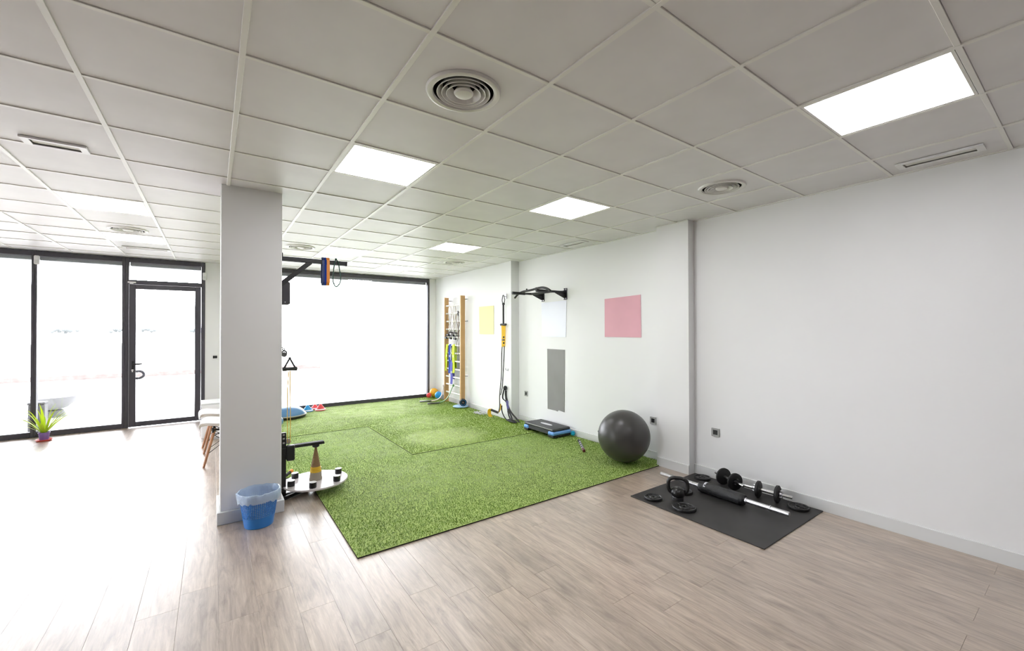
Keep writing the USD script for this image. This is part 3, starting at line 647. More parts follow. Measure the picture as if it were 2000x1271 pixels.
# ------------------------------------------------------------------ suspension trainer
tx = thing('suspension_trainer', 'yellow and black suspension trainer hanging from an anchor on the far wall bay', 'suspension trainer', (0, 0, 0))
X0 = 3.372; Yt = 4.52
an = cat_(box(X0+.010, 3.3965, Yt-.03, Yt+.03, 2.085, 2.165), tube(spline([(X0+.02, Yt+.018, 2.12), (X0-.02, Yt+.018, 2.12), (X0-.035, Yt, 2.12), (X0-.02, Yt-.018, 2.12), (X0+.02, Yt-.018, 2.12)], 20), .006))
obj('anchor', an, M['steel'], tx)
cb = [(X0-.028, Yt+.040*math.sin(a)*(1 if math.cos(a) < 0 else .8), 2.070+.072*math.cos(a)) for a in np.linspace(0, 2*PI, 28)[:-1]]
obj('carabiner', tube(cb, .0085, 8, closed=True), mat('dark_steel', (.22, .22, .23), .3, 1.0), tx)
obj('anchor_strap', strap([(X0-.028, Yt, z) for z in np.linspace(2.01, 1.655, 8)], (.6, -.8, 0), .030, .005), M['webbing'], tx)
obj('strap_loop', cbox(X0-.040, X0-.014, Yt-.028, Yt+.028, 1.975, 2.012, .006), M['webbing'], tx)
obj('cross_loop', cbox(X0-.05, X0-.008, Yt-.085, Yt+.085, 1.618, 1.655, .012), M['webbing'], tx, label='black equaliser loop')
obj('main_strap', strap([(X0-.028, Yt+.004*math.sin(z*7), z) for z in np.linspace(1.63, 1.255, 10)], (.35, -.94, 0), np.linspace(.085, .070, 10), .010), M['yellow'], tx)
obj('buckle', cat_(cbox(X0-.044, X0-.024, Yt-.024, Yt-.006, 1.405, 1.435, .003), cbox(X0-.044, X0-.024, Yt-.030, Yt+.030, 1.362, 1.385, .003), cbox(X0-.044, X0-.024, Yt-.024, Yt-.006, 1.305, 1.335, .003)), M['black'], tx)
obj('leg_strap', strap(spline([(X0-.030, Yt+.035, 1.27), (X0-.035, Yt+.045, 1.05), (X0-.035, Yt+.060, .70), (X0-.045, Yt+.095, .36), (X0-.10, Yt+.02, .20), (X0-.14, Yt+.01, .12)], 40), (.6, -.8, 0), .017, .004), M['greyweb'], tx)
obj('leg_strap', strap(spline([(X0-.030, Yt-.028, 1.27), (X0-.035, Yt-.024, 1.05), (X0-.035, Yt+.005, .75), (X0-.035, Yt+.03, .56), (X0-.05, Yt+.06, .42)], 40), (.6, -.8, 0), .017, .004), M['greyweb'], tx)
# handles lying at the foot of the wall
hd = cyl((X0-.16, Yt+.19, .160), (X0-.10, Yt+.06, .125), .020, 16, bev=.004); obj('handle_grip', hd, M['foam'], tx)
obj('handle_loop', strap(spline([(X0-.16, Yt+.20, .175), (X0-.17, Yt+.23, .14), (X0-.165, Yt+.235, .08), (X0-.15, Yt+.22, .034)], 20), (.8, -.6, 0), .060, .006), M['yellow'], tx)
obj('handle_loop', strap(spline([(X0-.10, Yt+.055, .13), (X0-.09, Yt+.035, .16), (X0-.07, Yt+.04, .21), (X0-.05, Yt+.07, .27)], 20), (.8, -.6, 0), .032, .005), M['yellow'], tx)
# black straps hung on a wall hook, trailing onto the turf
hk = thing('strap_harness', 'bundle of black webbing straps hung low on the wall bay and trailing on the turf', 'strap', (0, 0, 0))
Yh = 4.485
obj('knot', sphere((3.375, Yh+.03, .545), .035, 3, (1, 1, 1.15)), M['webbing'], hk)
def hang(P, w, m='webbing', side=(.3, .95, 0), n=36): return strap(spline(P, n), (.6, -.8, 0), w*.85, .005)
obj('strap', hang([(3.372, Yh+.05, .54), (3.36, Yh+.07, .45), (3.355, Yh+.075, .37), (3.345, Yh+.03, .35), (3.345, Yh-.03, .33), (3.35, Yh-.06, .30)], .030), M['webbing'], hk)
obj('strap', hang([(3.378, Yh+.0, .55), (3.362, Yh-.01, .45), (3.362, Yh-.05, .34), (3.34, Yh-.10, .20), (3.32, Yh-.17, .10), (3.31, Yh-.24, .035)], .028), M['webbing'], hk)
obj('strap', hang([(3.376, Yh+.01, .50), (3.355, Yh-.05, .32), (3.34, Yh-.17, .19), (3.335, Yh-.33, .105), (3.34, Yh-.43, .040)], .042), M['webbing'], hk)
obj('strap', hang([(3.365, Yh-.04, .36), (3.33, Yh-.13, .21), (3.30, Yh-.24, .14), (3.28, Yh-.32, .033)], .036), M['webbing'], hk)
obj('strap', hang([(3.36, Yh-.055, .34), (3.34, Yh-.10, .25), (3.325, Yh-.14, .19)], .045), mat('indigo_webbing', (.10, .09, .28), .6), hk, label='indigo strap end')
obj('strap', hang([(3.345, Yh+.09, .24), (3.30, Yh+.0, .13), (3.285, Yh-.11, .06), (3.28, Yh-.19, .033)], .024), M['webbing'], hk)
bg = sphere((3.30, Yh-.27, .040), .13, 3, (.35, 1.15, .12)); v = bg.vertices; v += (meshkit.fbm(v*18, 3, 9)[:, None]-.5)*.02; bg.vertices = v
obj('pouch', bg, M['webbing'], hk, label='flat black mesh pouch')
hook = thing('wall_hook', 'small steel hook on the wall bay beside the suspension straps', 'hook', (3.398, 4.46, .86))
obj('plate', cbox(-.008, .004, -.012, .012, -.02, .02, .002), M['steel'], hook)
obj('peg', tube(spline([(-.004, 0, 0), (-.04, 0, 0), (-.055, -.01, .02), (-.055, -.015, .035)], 14), .006), M['steel'], hook)

# ------------------------------------------------------------------ wall bars with bands and tubes
wb = thing('wall_bars', 'beech wall bars with white rungs in the far corner', 'wall bars', (0, 0, 0))
YA, YB = 6.01, 6.735
for y, zt in ((YB, 2.235), (YA, 2.235)):
    obj('post', cbox(3.300, 3.400, y-.020, y+.020, TB-.012, zt, .004), M['wood'], wb)
    for z in (2.165, 1.72, .62): obj('bracket', cat_(cyl((3.40, y-.025, z), (fx(y)+.004, y-.025, z), .012, 10), cbox(fx(y)-.010, fx(y)+.004, y-.05, y+.0, z-.02, z+.02, .002)), M['steel'], wb)
RZ = [.235+.1655*k for k in range(12)]
for z in RZ: obj('rung', cyl((3.345, YA+.018, z), (3.345, YB-.018, z), .0175, 14), M['rung'], wb)
def loop_tube(y, z0, z1, m, label, r=.0045, w=.02, handles=True):
    t = thing('exercise_tube', label, 'exercise tube', (0, 0, 0), group=None)
    P = spline([(3.300, y-w, z1), (3.312, y-w*.9, (z0+z1)/2), (3.318, y-w*.6, z0-.03), (3.345, y, z0+.022), (3.374, y+w*.3, z0-.04), (3.376, y+w*.9, (z0+z1)/2), (3.376, y+w, z1+.05)], 48)
    obj('tube', tube(P, r, 8), m, t, smooth=True)
    if handles:
        for k, (xx, ye, ze) in enumerate(((3.294, y-w, z1), (3.376, y+w, z1+.05))):
            obj('handle', cyl((xx, ye-.044, ze-.030), (xx, ye+.044, ze-.022), .0205, 12, bev=.004), M['rubber'], t)
            obj('handle_strap', tube(spline([(xx, ye-.042, ze-.028), (xx, ye, ze+.045), (xx, ye+.042, ze-.022)], 14), .005, 6), M['webbing'], t)
    return t
rung_hi, rung_mid = RZ[11], RZ[10]
loop_tube(6.655, rung_mid, 1.405, M['browntube'], 'dark brown exercise tube nearest the left post of the wall bars')
loop_tube(6.56, rung_hi, 1.47, M['beigetube'], 'beige exercise tube second from the left post of the wall bars', .006)
loop_tube(6.455, rung_mid, 1.400, M['browntube'], 'thin brown exercise tube in the middle of the wall bars', .0035)
loop_tube(6.35, rung_hi, 1.46, M['beigetube'], 'beige exercise tube right of the middle of the wall bars', .005)
loop_tube(6.25, rung_mid, 1.390, M['beigetube'], 'thin beige exercise tube fourth along the wall bars', .004)
jr = thing('jump_rope', 'dark jump rope looped over the wall bars by the right post', 'jump rope', (0, 0, 0))
obj('rope', tube(spline([(3.300, 6.10, 1.86), (3.305, 6.085, 1.60), (3.305, 6.075, 1.30), (3.305, 6.085, 1.10), (3.305, 6.13, 1.03), (3.305, 6.17, 1.10), (3.305, 6.15, 1.30), (3.310, 6.13, 1.60), (3.325, 6.125, RZ[10]+.012), (3.345, 6.12, RZ[10]+.022), (3.366, 6.12, RZ[10]-.02), (3.368, 6.12, 1.60)], 70), .005, 8), M['browntube'], jr, smooth=True)
obj('handle', cyl((3.300, 6.10, 1.83), (3.300, 6.104, 1.93), .011, 12, bev=.003), M['black'], jr); obj('handle', cyl((3.368, 6.12, 1.50), (3.368, 6.12, 1.60), .011, 12, bev=.003), M['black'], jr)
def band(y, z0, z1, w, m, label, zb=None, yend=None):
    t = thing('resistance_band', label, 'resistance band', (0, 0, 0), group=None)
    ye = y if yend is None else yend
    P = spline([(3.312, ye, z1), (3.316, (y+ye)/2, (z0+z1)/2), (3.321, y, z0-.015), (3.334, y, z0+.017), (3.345, y, z0+.0215), (3.356, y, z0+.017), (3.369, y, z0-.015), (3.371, y, (z0+z1)/2+.06), (3.371, y, (zb or z1)+.10)], 48)
    obj('band', strap(P, (0, 1, 0), w, .0022), m, t); obj('label_patch', cbox(3.3105, 3.3125, y-.011, y+.011, z0-.25, z0-.205, .0005), M['white'], t)
zr = RZ[6]
band(6.645, zr, .68, .085, M['lime'], 'lime resistance band nearest the left post of the wall bars', yend=6.70)
band(6.51, zr, .645, .085, M['blueband'], 'blue resistance band hung between two lime bands', yend=6.53)
band(6.345, zr, .660, .110, M['lime'], 'wide lime resistance band in the middle of the wall bars')
band(6.43, RZ[4], .42, .10, M['violet'], 'pale violet resistance band on a low rung under the blue one')
# sticks leaning against the bars
def hockey(label, P, side, w, m, blade):
    t = thing('floor_hockey_stick', label, 'hockey stick', (0, 0, 0))
    S = spline(P, 48); W = np.interp(np.linspace(0, 1, 48), [0, .3, .45, 1], [w*1.6, w*1.5, w, w*.9])
    obj('shaft', strap(S[15:], side, W[15:], .012), m, t); obj('blade', strap(S[:17], side, W[:17], .016), M['black'], t, label='flat black end')
    obj('grip_end', sphere(S[-1], .022, 2, (1, 1, 1.2)), blade, t)
hockey('curved pale pink stick leaning on the wall bars, black tip flat on the turf', [(2.83, 6.93, TB+.009), (3.00, 6.89, TB+.009), (3.12, 6.87, TB+.012), (3.23, 6.83, .085), (3.275, 6.78, .19), (3.28, 6.72, .36)], (.3, .95, 0), .045, M['hockeypink'], M['hockeypink'])
hockey('curved green stick leaning on the wall bars, black tip flat on the turf', [(2.86, 6.60, TB+.009), (3.00, 6.57, TB+.009), (3.10, 6.54, TB+.014), (3.20, 6.47, .10), (3.26, 6.37, .26), (3.285, 6.28, .41)], (.3, .95, 0), .045, M['hockeygreen'], M['hockeygreen'])

# balls in the corner
def ball(label, x, y, r, m, seam=True):
    t = thing('medicine_ball', label, 'ball', (x, y, TB+r-.002)); obj('ball', trimesh.creation.icosphere(4, r), m, t, smooth=True)
    obj('valve', cyl((0, -r*.2, r*.978), (0, -r*.2, r*.995), r*.06, 10), M['black'], t)
ball('amber rubber ball in the far corner by the wall bars', 3.375, 7.42, .098, M['ballorange'])
ball('azure rubber ball in front of the amber one', 3.350, 7.13, .078, M['ballblue'])
ball('small red ball beside the window frame in the far corner', 3.225, 7.36, .055, M['red'])
# ab wheel on a pale pad
pd = obj('balance_pad', tf(lathe([(0, 0), (.135, 0), (.150, .008), (.150, .018), (.138, .026), (0, .027)], 44), (3.265, 5.93, TB-.002)), M['paleblue'], label='pale blue balance pad at the foot of the right wall bar post', cat='balance pad')
ab = thing('ab_wheel', 'dark blue ab wheel resting on the pale blue pad', 'ab wheel', (3.285, 5.87, TB+.025+.068), -.35)
w_ = lambda y, r, n=36: rot_to(lathe([(.020, -.010), (r*.70, -.010), (r*.72, -.016), (r, -.014), (r, .014), (r*.72, .016), (r*.70, .010), (.020, .010)], n), (0, 1, 0))
for y in (-.026, .026):
    m = w_(0, .068); m.apply_translation((0, y, 0)); obj('wheel', m, M['black'], ab)
    m = rot_to(lathe([(.046, -.013), (.054, -.018), (.054, .018), (.046, .013)], 32, closed=True), (0, 1, 0)); m.apply_translation((0, y, 0)); obj('wheel_ring', m, M['ballblue'], ab)
obj('axle', cyl((0, -.13, 0), (0, .13, 0), .008, 12), M['steel'], ab)
obj('grip', cyl((0, -.155, 0), (0, -.052, 0), .016, 14, bev=.004), M['foam'], ab); obj('grip', cyl((0, .052, 0), (0, .15, 0), .016, 14, bev=.004), M['foam'], ab)
# coiled chain on the turf
ch = []
for i in range(80):
    a = i*.62; r = .035+.085*i/80; x, y = 3.245+r*math.cos(a)*.9, 5.13+r*math.sin(a)*1.5
    lk = [(x+.013*math.cos(q)*math.cos(a+PI/2)-.006*math.sin(q)*math.sin(a+PI/2), y+.013*math.cos(q)*math.sin(a+PI/2)+.006*math.sin(q)*math.cos(a+PI/2), TB+.004+(.006*math.sin(q) if i % 2 else 0)+.006*(i % 3)) for q in np.linspace(0, 2*PI, 11)[:-1]]
    ch.append(tube(lk, .0026, 5, closed=True))
obj('chain', cat_(*ch), M['steel'], label='coiled metal chain lying on the turf by the far wall bay', cat='chain', smooth=60)

# ------------------------------------------------------------------ things by the big window
bo = thing('balance_trainer', 'blue half dome balance trainer on the turf by the window', 'balance trainer', (.340, 6.88, TB-.004))
obj('platform', lathe([(0, 0), (.290, 0), (.315, .010), (.320, .030), (.312, .045), (0, .045)], 56), M['black'], bo)
obj('rim', lathe([(.300, .040), (.322, .036), (.326, .046), (.318, .056), (.298, .056)], 56), M['stepgrey'], bo)
obj('dome', lathe([(.306, .050), (.300, .075), (.270, .118), (.215, .158), (.140, .186), (.060, .200), (0, .203)], 56), M['bosu'], bo, smooth=True)
ball2 = thing('medicine_ball', 'dark blue ball half hidden behind the pillar edge', 'ball', (.125, 6.10, TB+.083)); obj('ball', trimesh.creation.icosphere(4, .085), M['bosu'], ball2, smooth=True); obj('valve', cyl((0, 0, .083), (0, 0, .087), .006, 10), M['black'], ball2)
def cone(label, x, y, m, h=.105):
    t = thing('marker_cone', label, 'marker cone', (x, y, TB-.003)); n = 36
    obj('cone', lathe([(.098, 0), (.100, .004), (.092, .009), (.022, h), (.016, h+.002), (.014, h-.002), (.085, .008), (.090, 0)], n), m, t)
    obj('band', lathe([(.0905, .0125), (.0918, .0125), (.0800, .0290), (.0785, .029)], n), M['white'], t, label='white band')
cone('blue marker cone beside the balance trainer', .748, 7.26, M['coneblue'])
cone('red marker cone farthest right along the window', .965, 7.235, M['red'])
cone('red marker cone half hidden between the blue cone and the window', .90, 7.42, M['red'], .08)

# ------------------------------------------------------------------ pillar: beam, bands, speaker, pulley machine
PX = -.218
rg = thing('pull_up_beam', 'black steel beam with a diagonal brace bolted to the pillar', 'pull-up beam', (0, 0, 0))
obj('wall_plate', cbox(PX, PX+.008, 2.755, 2.845, 1.90, 2.26, .002), M['black'], rg)
obj('beam', cbox(PX+.008, .352, 2.780, 2.820, 2.172, 2.212, .003), M['black'], rg)
br = cbox(-.02, .02, -.018, .018, 0, .335, .003); br = rot_to(br, (.235, 0, .215)); br.apply_translation((PX+.008, 2.8, 1.955)); obj('brace', br, M['black'], rg)
obj('end_cap', cbox(.352, .358, 2.778, 2.822, 2.170, 2.214, .002), M['rubber'], rg)
obj('lug', cbox(PX+.004, PX+.028, 2.785, 2.815, 2.212, 2.245, .003), M['black'], rg)
def power_band(label, x, w, m, zlow=1.985, lean=0.0):
    t = thing('power_band', label, 'resistance band', (0, 0, 0))
    for s in (-1,):
        P = [(x, 2.772, zlow+.02), (x, 2.772, 2.165), (x, 2.774, 2.205), (x, 2.782, 2.2165), (x, 2.80, 2.2185), (x, 2.818, 2.2165), (x, 2.826, 2.205), (x, 2.828, 2.165), (x, 2.828, zlow+.02)]
        P2 = [(x, 2.828, zlow+.02), (x, 2.815, zlow-.004), (x, 2.80, zlow-.012), (x, 2.785, zlow-.004), (x, 2.772, zlow+.02)]
        obj('band', cat_(strap(P, (1, 0, 0), w, .0035), strap(spline(P2, 14), (1, 0, 0), w, .0035)), m, t)
    obj('knot', cbox(x-w*.6, x+w*.6, 2.79, 2.81, 2.2195, 2.236, .004), m, t)
power_band('navy power band hung on the beam, nearest the pillar', .143, .020, M['navyband'])
power_band('blue power band second along the beam', .163, .015, M['blueband'])
power_band('wide orange power band on the beam', .186, .026, M['orange'])
gbp = thing('tube_loop', 'thin dark green rubber loop nearest the free end of the beam', 'resistance band', (0, 0, 0))
obj('tube', tube(spline([(.236, 2.770, 1.99), (.236, 2.768, 2.15), (.247, 2.775, 2.206), (.260, 2.80, 2.223), (.273, 2.775, 2.206), (.282, 2.768, 2.15), (.284, 2.770, 1.99), (.260, 2.770, 1.965), (.236, 2.770, 1.99)], 70), .0050, 8), M['greenband'], gbp, smooth=True)
obj('knot', sphere((.260, 2.80, 2.2295), .010, 2), M['greenband'], gbp)
sk = thing('loudspeaker', 'charcoal loudspeaker box on the side of the pillar', 'loudspeaker', (PX, 2.86, 1.885))
obj('cabinet', cbox(.012, .082, -.075, .075, -.105, .100, .006), M['speaker'], sk)
obj('grille', cbox(.080, .087, -.068, .068, -.098, .093, .004), M['black'], sk); obj('bracket', box(0, .014, -.02, .02, -.05, .05), M['black'], sk)
obj('status_light', sphere((.045, -.0755, -.085), .004, 1), M['white'], sk)

mc = thing('pulley_machine', 'conical pulley machine with a pale flywheel disc beside the pillar', 'exercise machine', (0, 0, 0))
MX, MY = .112, 2.945
obj('wall_rail', cbox(PX, PX+.012, 2.86, 2.90, .12, .62, .002), M['steel'], mc)
obj('post', cbox(-.186, -.146, 2.900, 2.940, .015, .600, .003), M['black'], mc)
for z in (.50, .54, .575): obj('post_slot', box(-.175, -.157, 2.8985, 2.902, z, z+.015), M['steel'], mc, smooth=False)
obj('wall_bracket', cat_(cbox(PX, -.146, 2.885, 2.905, .40, .46, .003), cbox(PX, -.146, 2.885, 2.905, .06, .10, .003)), M['black'], mc)
obj('arm', cbox(-.150, .185, MY-.030, MY+.030, .443, .466, .003), M['black'], mc)
obj('arm_top', cbox(-.09, .180, MY-.026, MY+.026, .466, .470, .001), M['greyweb'], mc, label='greyish top face of the arm')  # lighter grey strip along the top of the arm
obj('bearing', cat_(lathe([(0, .418), (.024, .418), (.032, .425), (.032, .443), (0, .443)], 28)), M['black'], mc)
list_ = mc.GetChildren()[-1]; UsdGeom.Xformable(list_).AddTranslateOp().Set(Gf.Vec3d(MX, MY, 0))
pk = grp('pulley_block', mc)
obj('cover', cbox(-.146, -.080, 2.855, 2.915, .345, .485, .008), M['black'], pk)
obj('pulley', tf(rot_to(lathe([(.004, -.008), (.024, -.008), (.020, 0), (.024, .008), (.004, .008)], 28), (0, 1, 0)), (-.128, 2.93, .512)), M['steel'], pk)
obj('cone_lower', tf(lathe([(0, .106), (.056, .106), (.057, .112), (.0475, .182), (0, .182)], 36), (MX, MY, 0)), M['cone_low'], mc, label='grey beige foot of the cone')
rings = [(0, .180)]
for k in range(7): z = .180+k*.0075; rings += [(.0485-k*.0010, z), (.0515-k*.0010, z+.0037), (.0480-k*.0010, z+.0075)]
rings += [(0, .2325)]
obj('cone_rope', tf(lathe(rings, 36), (MX, MY, 0)), M['cone_mid'], mc, label='yellow rope wound round the cone')
rg2 = [(0, .230)]
for k in range(26): z = .230+k*.0072; r = .041-.034*(k/26); rg2 += [(r, z), (r+.0014, z+.0036)]
rg2 += [(.006, .418), (0, .420)]
obj('cone_upper', tf(lathe(rg2, 30), (MX, MY, 0)), M['cone_top'], mc, label='brown ribbed upper cone')
dz = .086
obj('flywheel', tf(lathe([(0, dz), (.282, dz), (.287, dz+.004), (.287, dz+.014), (.282, dz+.018), (0, dz+.018)], 80), (MX, MY, 0)), M['disc'], mc, label='pale round flywheel disc')
for k in range(6):
    a = math.radians(14+60*k); x, y = MX+.225*math.cos(a), MY+.225*math.sin(a)
    w = obj('flywheel_weight', tf(lathe([(0, dz+.018), (.030, dz+.018), (.031, dz+.022), (.031, dz+.066), (0, dz+.066)], 28), (x, y, 0)), M['black'], mc)
    obj('cap', tf(lathe([(0, dz+.066), (.031, dz+.066), (.030, dz+.070), (0, dz+.071)], 28), (x, y, 0)), M['white'], w, label='white weight cap')
obj('axle', tf(lathe([(0, .012), (.03, .012), (.03, dz), (0, dz)], 20), (MX, MY, 0)), M['black'], mc)
def rail(p, q, w, h):
    p, q = np.array(p, float), np.array(q, float); m = rot_to(cbox(-h/2, h/2, -w/2, w/2, 0, np.linalg.norm(q-p), .003), q-p); m.apply_translation(p); return m
obj('base_rail', rail((-.19, 2.835, .017), (.06, 3.01, .017), .032, .030), M['black'], mc); obj('base_rail', rail((-.18, 2.93, .024), (MX, MY, .024), .03, .02), M['black'], mc)
obj('rope', cat_(tube([(-.132, 2.92, .50), (-.134, 2.935, .75), (-.130, 2.95, 1.0), (-.118, 2.97, 1.165)], .0032, 6), tube([(-.112, 2.92, .50), (-.108, 2.93, .70), (-.110, 2.955, 1.165)], .0032, 6)), M['cordyellow'], mc, label='thin yellow pull rope')
hg = thing('cable_handle', 'black stirrup cable handle hanging beside the pillar', 'cable handle', (-.107, 2.99, 1.180))
obj('grip', lathe([(0, -.062), (.015, -.062), (.019, -.055), (.015, -.02), (.015, .02), (.019, .055), (.015, .062), (0, .062)], 18).apply_transform(trimesh.transformations.rotation_matrix(PI/2, (0, 1, 0))), M['foam'], hg)
obj('webbing', cat_(strap([(-.052, 0, 0), (-.028, 0, .048), (-.004, 0, .094)], (.85, .3, .45), .020, .006), strap([(.052, 0, 0), (.026, 0, .048), (.004, 0, .094)], (.85, .3, -.45), .020, .006), cbox(-.010, .010, -.014, .014, .090, .108, .003)), M['webbing'], hg)
obj('ring', tube([(0, .010*math.cos(a), .115+.010*math.sin(a)) for a in np.linspace(0, 2*PI, 17)[:-1]], .0025, 6, closed=True), M['steel'], hg)
cr = thing('carabiner', 'steel carabiner with a pulley on the edge of the pillar', 'carabiner', (-.155, 2.985, 1.318))
obj('ring', tube([(.020*math.cos(a), 0, .024*math.sin(a)+.012) for a in np.linspace(0, 2*PI, 25)[:-1]], .0055, 7, closed=True), M['black'], cr)
obj('sheave', rot_to(lathe([(0, -.012), (.022, -.012), (.017, 0), (.022, .012), (0, .012)], 24), (0, 1, 0)), M['greyweb'], cr)
obj('eye_bolt', cat_(cyl((PX+.155, 0, .066), (-.012, 0, .066), .005, 10), tube([(-.006+.009*math.cos(a), 0, .062+.009*math.sin(a)-.012) for a in np.linspace(0, 2*PI, 17)[:-1]], .003, 6, closed=True)), M['black'], cr)
hgp = thing('hand_gripper', 'small black hand grip with an orange end on the turf behind the flywheel', 'hand grip', (-.045, 3.50, TA+.016), .9)
obj('grip', cyl((-.05, 0, 0), (.02, 0, .012), .015, 14, bev=.004), M['foam'], hgp); obj('tip', cyl((.02, 0, .012), (.055, 0, .016), .020, 14, bev=.005), M['orange'], hgp, label='orange end')

# ------------------------------------------------------------------ left: plant, chairs, cabinet, sensors
pl = thing('potted_plant', 'spiky yellow-green plant in a purple pot on a red saucer by the window post', 'potted plant', (-2.615, 7.22, 0))
obj('saucer', lathe([(0, 0), (.068, 0), (.082, .014), (.086, .024), (.080, .024), (.064, .010), (0, .010)], 40), M['saucer'], pl, label='red saucer')
obj('pot', lathe([(0, .013), (.042, .013), (.046, .02), (.057, .105), (.061, .110), (.061, .120), (.054, .120), (.051, .100), (0, .100)], 36), M['purple'], pl)
obj('soil', lathe([(.052, .101), (.03, .106), (0, .108)], 24), M['soil'], pl)
g = np.random.default_rng(11)
for i in range(26):
    a = i*2.399+g.uniform(-.2, .2); sp_ = .25+.75*(i/26)**.8; L = g.uniform(.36, .50)*(1.05-.25*sp_)
    d = np.array([math.cos(a), math.sin(a), 0]); out = math.sin(1.05*sp_)*L; up = math.cos(1.05*sp_)*L
    P = spline([np.array([0, 0, .10])+d*.006, np.array([0, 0, .10])+d*out*.40+np.array([0, 0, up*.52]), np.array([0, 0, .10])+d*out*.80+np.array([0, 0, up*.90]), np.array([0, 0, .10])+d*out*1.05+np.array([0, 0, up*1.0])], 14)
    wd = np.interp(np.linspace(0, 1, 14), [0, .3, .7, 1], [.012, .024, .018, .002])
    obj('leaf', strap(P, (-d[1], d[0], 0), wd, .0016), M['leaf'], pl, smooth=60)

def chair_shell():
    # side-view profile swept across the width: a moulded shell seat
    prof = [(-.235, .415), (-.228, .437), (-.205, .447), (-.10, .440), (.02, .425), (.12, .425), (.17, .450), (.195, .52), (.215, .62), (.235, .74), (.245, .81)]
    P = spline([(a, 0, b) for a, b in prof], 40); nv = 17; V = []
    for i, p in enumerate(P):
        t = i/39; hw = np.interp(t, [0, .12, .45, .75, 1], [.17, .225, .235, .215, .15])
        for j in range(nv):
            s = -1+2*j/(nv-1); e = abs(s)**3*(.055 if t < .6 else .03)
            fwd = abs(s)**2.5*(.06 if t > .55 else 0)
            V.append((p[0]-fwd, s*hw, p[2]+e*(1 if t < .6 else .3)))
    V = np.array(V).reshape(40, nv, 3); F = []
    for i in range(39):
        for j in range(nv-1): a, b, c, d = i*nv+j, i*nv+j+1, (i+1)*nv+j+1, (i+1)*nv+j; F += [(a, b, c), (a, c, d)]
    top = trimesh.Trimesh(V.reshape(-1, 3), F, process=False); n = top.vertex_normals
    W = np.vstack([V.reshape(-1, 3), V.reshape(-1, 3)-n*.006]); N = 40*nv
    F2 = [*F]+[(N+c, N+b, N+a) for a, b, c in F]
    rim = [*range(nv)]+[i*nv+nv-1 for i in range(1, 40)]+[39*nv+j for j in range(nv-2, -1, -1)]+[i*nv for i in range(38, 0, -1)]
    for a, b in zip(rim, rim[1:]+rim[:1]): F2 += [(a, N+a, N+b), (a, N+b, b)]
    m = trimesh.Trimesh(W, F2, process=False); m.fix_normals(); return m
cp = thing('shell_chair', 'white shell chair with brown wooden legs, the nearer one behind the pillar', 'chair', (-.575, 4.575, 0), -.05, group='white shell chairs')
obj('seat_shell', chair_shell(), M['white'], cp, smooth=60)
for sx, sy in ((-1, -1), (-1, 1), (1, -1), (1, 1)):
    lg = obj('leg', cyl((sx*.195, sy*.165, 0), (sx*.105+.0, sy*.105, .385), .0115, 14, .017), M['legwood'], cp)
for sy in (-1, 1):
    obj('wire_brace', cat_(tube([(-.115, sy*.11, .355), (.115, sy*.11, .355)], .005, 8), tube([(-.165, sy*.145, .14), (.115, sy*.11, .355)], .0035, 8), tube([(.165, sy*.145, .14), (-.115, sy*.11, .355)], .0035, 8)), M['black'], cp)
obj('seat_mount', cat_(cbox(-.13, .13, -.012, .012, .375, .392, .003), cbox(-.012, .012, -.13, .13, .375, .392, .003), *[cyl((sx*.11, sy*.11, .375), (sx*.115, sy*.115, .425), .014, 12) for sx in (-1, 1) for sy in (-1, 1)]), M['black'], cp)
dup(cp, (-.60, 5.265, 0), .06, label='white shell chair with brown wooden legs, the farther one behind the pillar')
cabn = thing('low_cabinet', 'low white cabinet behind the shell chairs near the door', 'cabinet', (-.83, 5.87, 0))
obj('body', cbox(.004, .316, .004, .40, .03, .500, .003), M['white'], cabn)
obj('top', cbox(-.006, .326, -.006, .41, .500, .520, .004), M['base'], cabn); obj('plinth', box(.03, .29, .03, .38, 0, .03), M['base'], cabn)
obj('door', cbox(.01, .310, -.012, .004, .04, .494, .002), M['white'], cabn)
s1 = thing('alarm_sensor', 'white alarm sensor on the window post above the plant', 'sensor', (-2.772, YF-.03, 2.575))
obj('housing', cbox(-.028, .028, -.045, 0, -.065, .065, .010), M['white'], s1); obj('lens', cbox(-.018, .018, -.049, -.044, -.045, .0, .003), M['base'], s1)
dup(s1, (-.818, YF-.034, 2.475), 0, label='white alarm sensor on the door frame beside the white pier')
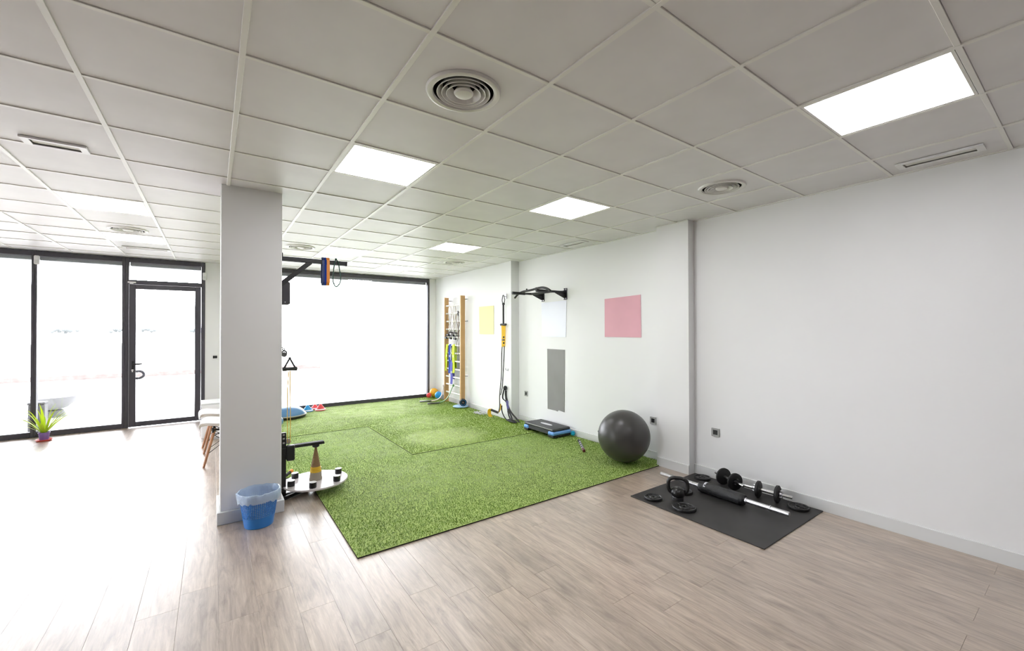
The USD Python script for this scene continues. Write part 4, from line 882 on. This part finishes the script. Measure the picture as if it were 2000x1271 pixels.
th = thing('thermostat', 'white thermostat with a black display on the pier beside the door', 'thermostat', (-.668, YF-.02, 1.082))
obj('plate', cbox(-.042, .042, -.012, 0, -.042, .042, .003), M['white'], th); obj('display', cbox(-.030, .030, -.014, -.011, -.024, .024, .001), M['black'], th)

# ------------------------------------------------------------------ outside, pale in the glare
obj('kerb', cat_(box(-6.0, 3.0, 18.0, 18.30, -.06, .10)), M['curb'], label='low pinkish kerb across the street outside', cat='kerb', smooth=False)
bp = thing('bowl_planter', 'pale bowl-shaped planter outside the window behind the plant', 'planter', (-3.12, 9.95, -.05))
obj('bowl', lathe([(0, .10), (.20, .16), (.32, .27), (.385, .36), (.39, .38), (.36, .38), (.27, .30), (0, .2)], 40), M['palestone'], bp); obj('stand', lathe([(0, 0), (.20, 0), (.15, .12), (0, .12)], 24), M['concrete'], bp)
bl = thing('bollard', 'grey concrete bollard outside behind the potted plant', 'bollard', (-2.93, 8.35, -.05))
obj('body', cbox(-.09, .09, -.09, .09, 0, .44, .012), M['concrete'], bl); obj('cap', cbox(-.095, .095, -.095, .095, .44, .47, .008), M['concrete'], bl)
def tree(label, x, y, w, h, z0, seed):
    t = thing('far_tree', label, 'tree', (x, y, -.05)); g = np.random.default_rng(seed)
    ms_ = []
    for k in range(9):
        s = sphere((g.uniform(-w, w)*.8, g.uniform(-.6, .6), z0+g.uniform(0, h)), g.uniform(.35, .6)*h, 2); v = s.vertices; s.vertices = v+(meshkit.fbm(v*1.7, 3, seed+k)[:, None]-.5)*h*.3; ms_.append(s)
    obj('crown', cat_(*ms_), M['hedge'], t, smooth=60); obj('trunk', cyl((0, 0, 0), (0, 0, z0+.1), .04, 10), M['palestone'], t)
tree('low wide clump of far trees seen through the left pane', -12.9, 60, 1.3, .34, 1.42, 1)
tree('small far tree seen left of the door stile', -8.9, 60, .7, .30, 1.45, 2)
tree('small far tree seen through the door glass', -6.4, 60, .7, .32, 1.46, 3)
tree('far tree seen at the right edge of the door glass', -2.5, 60, .8, .42, 1.38, 4)
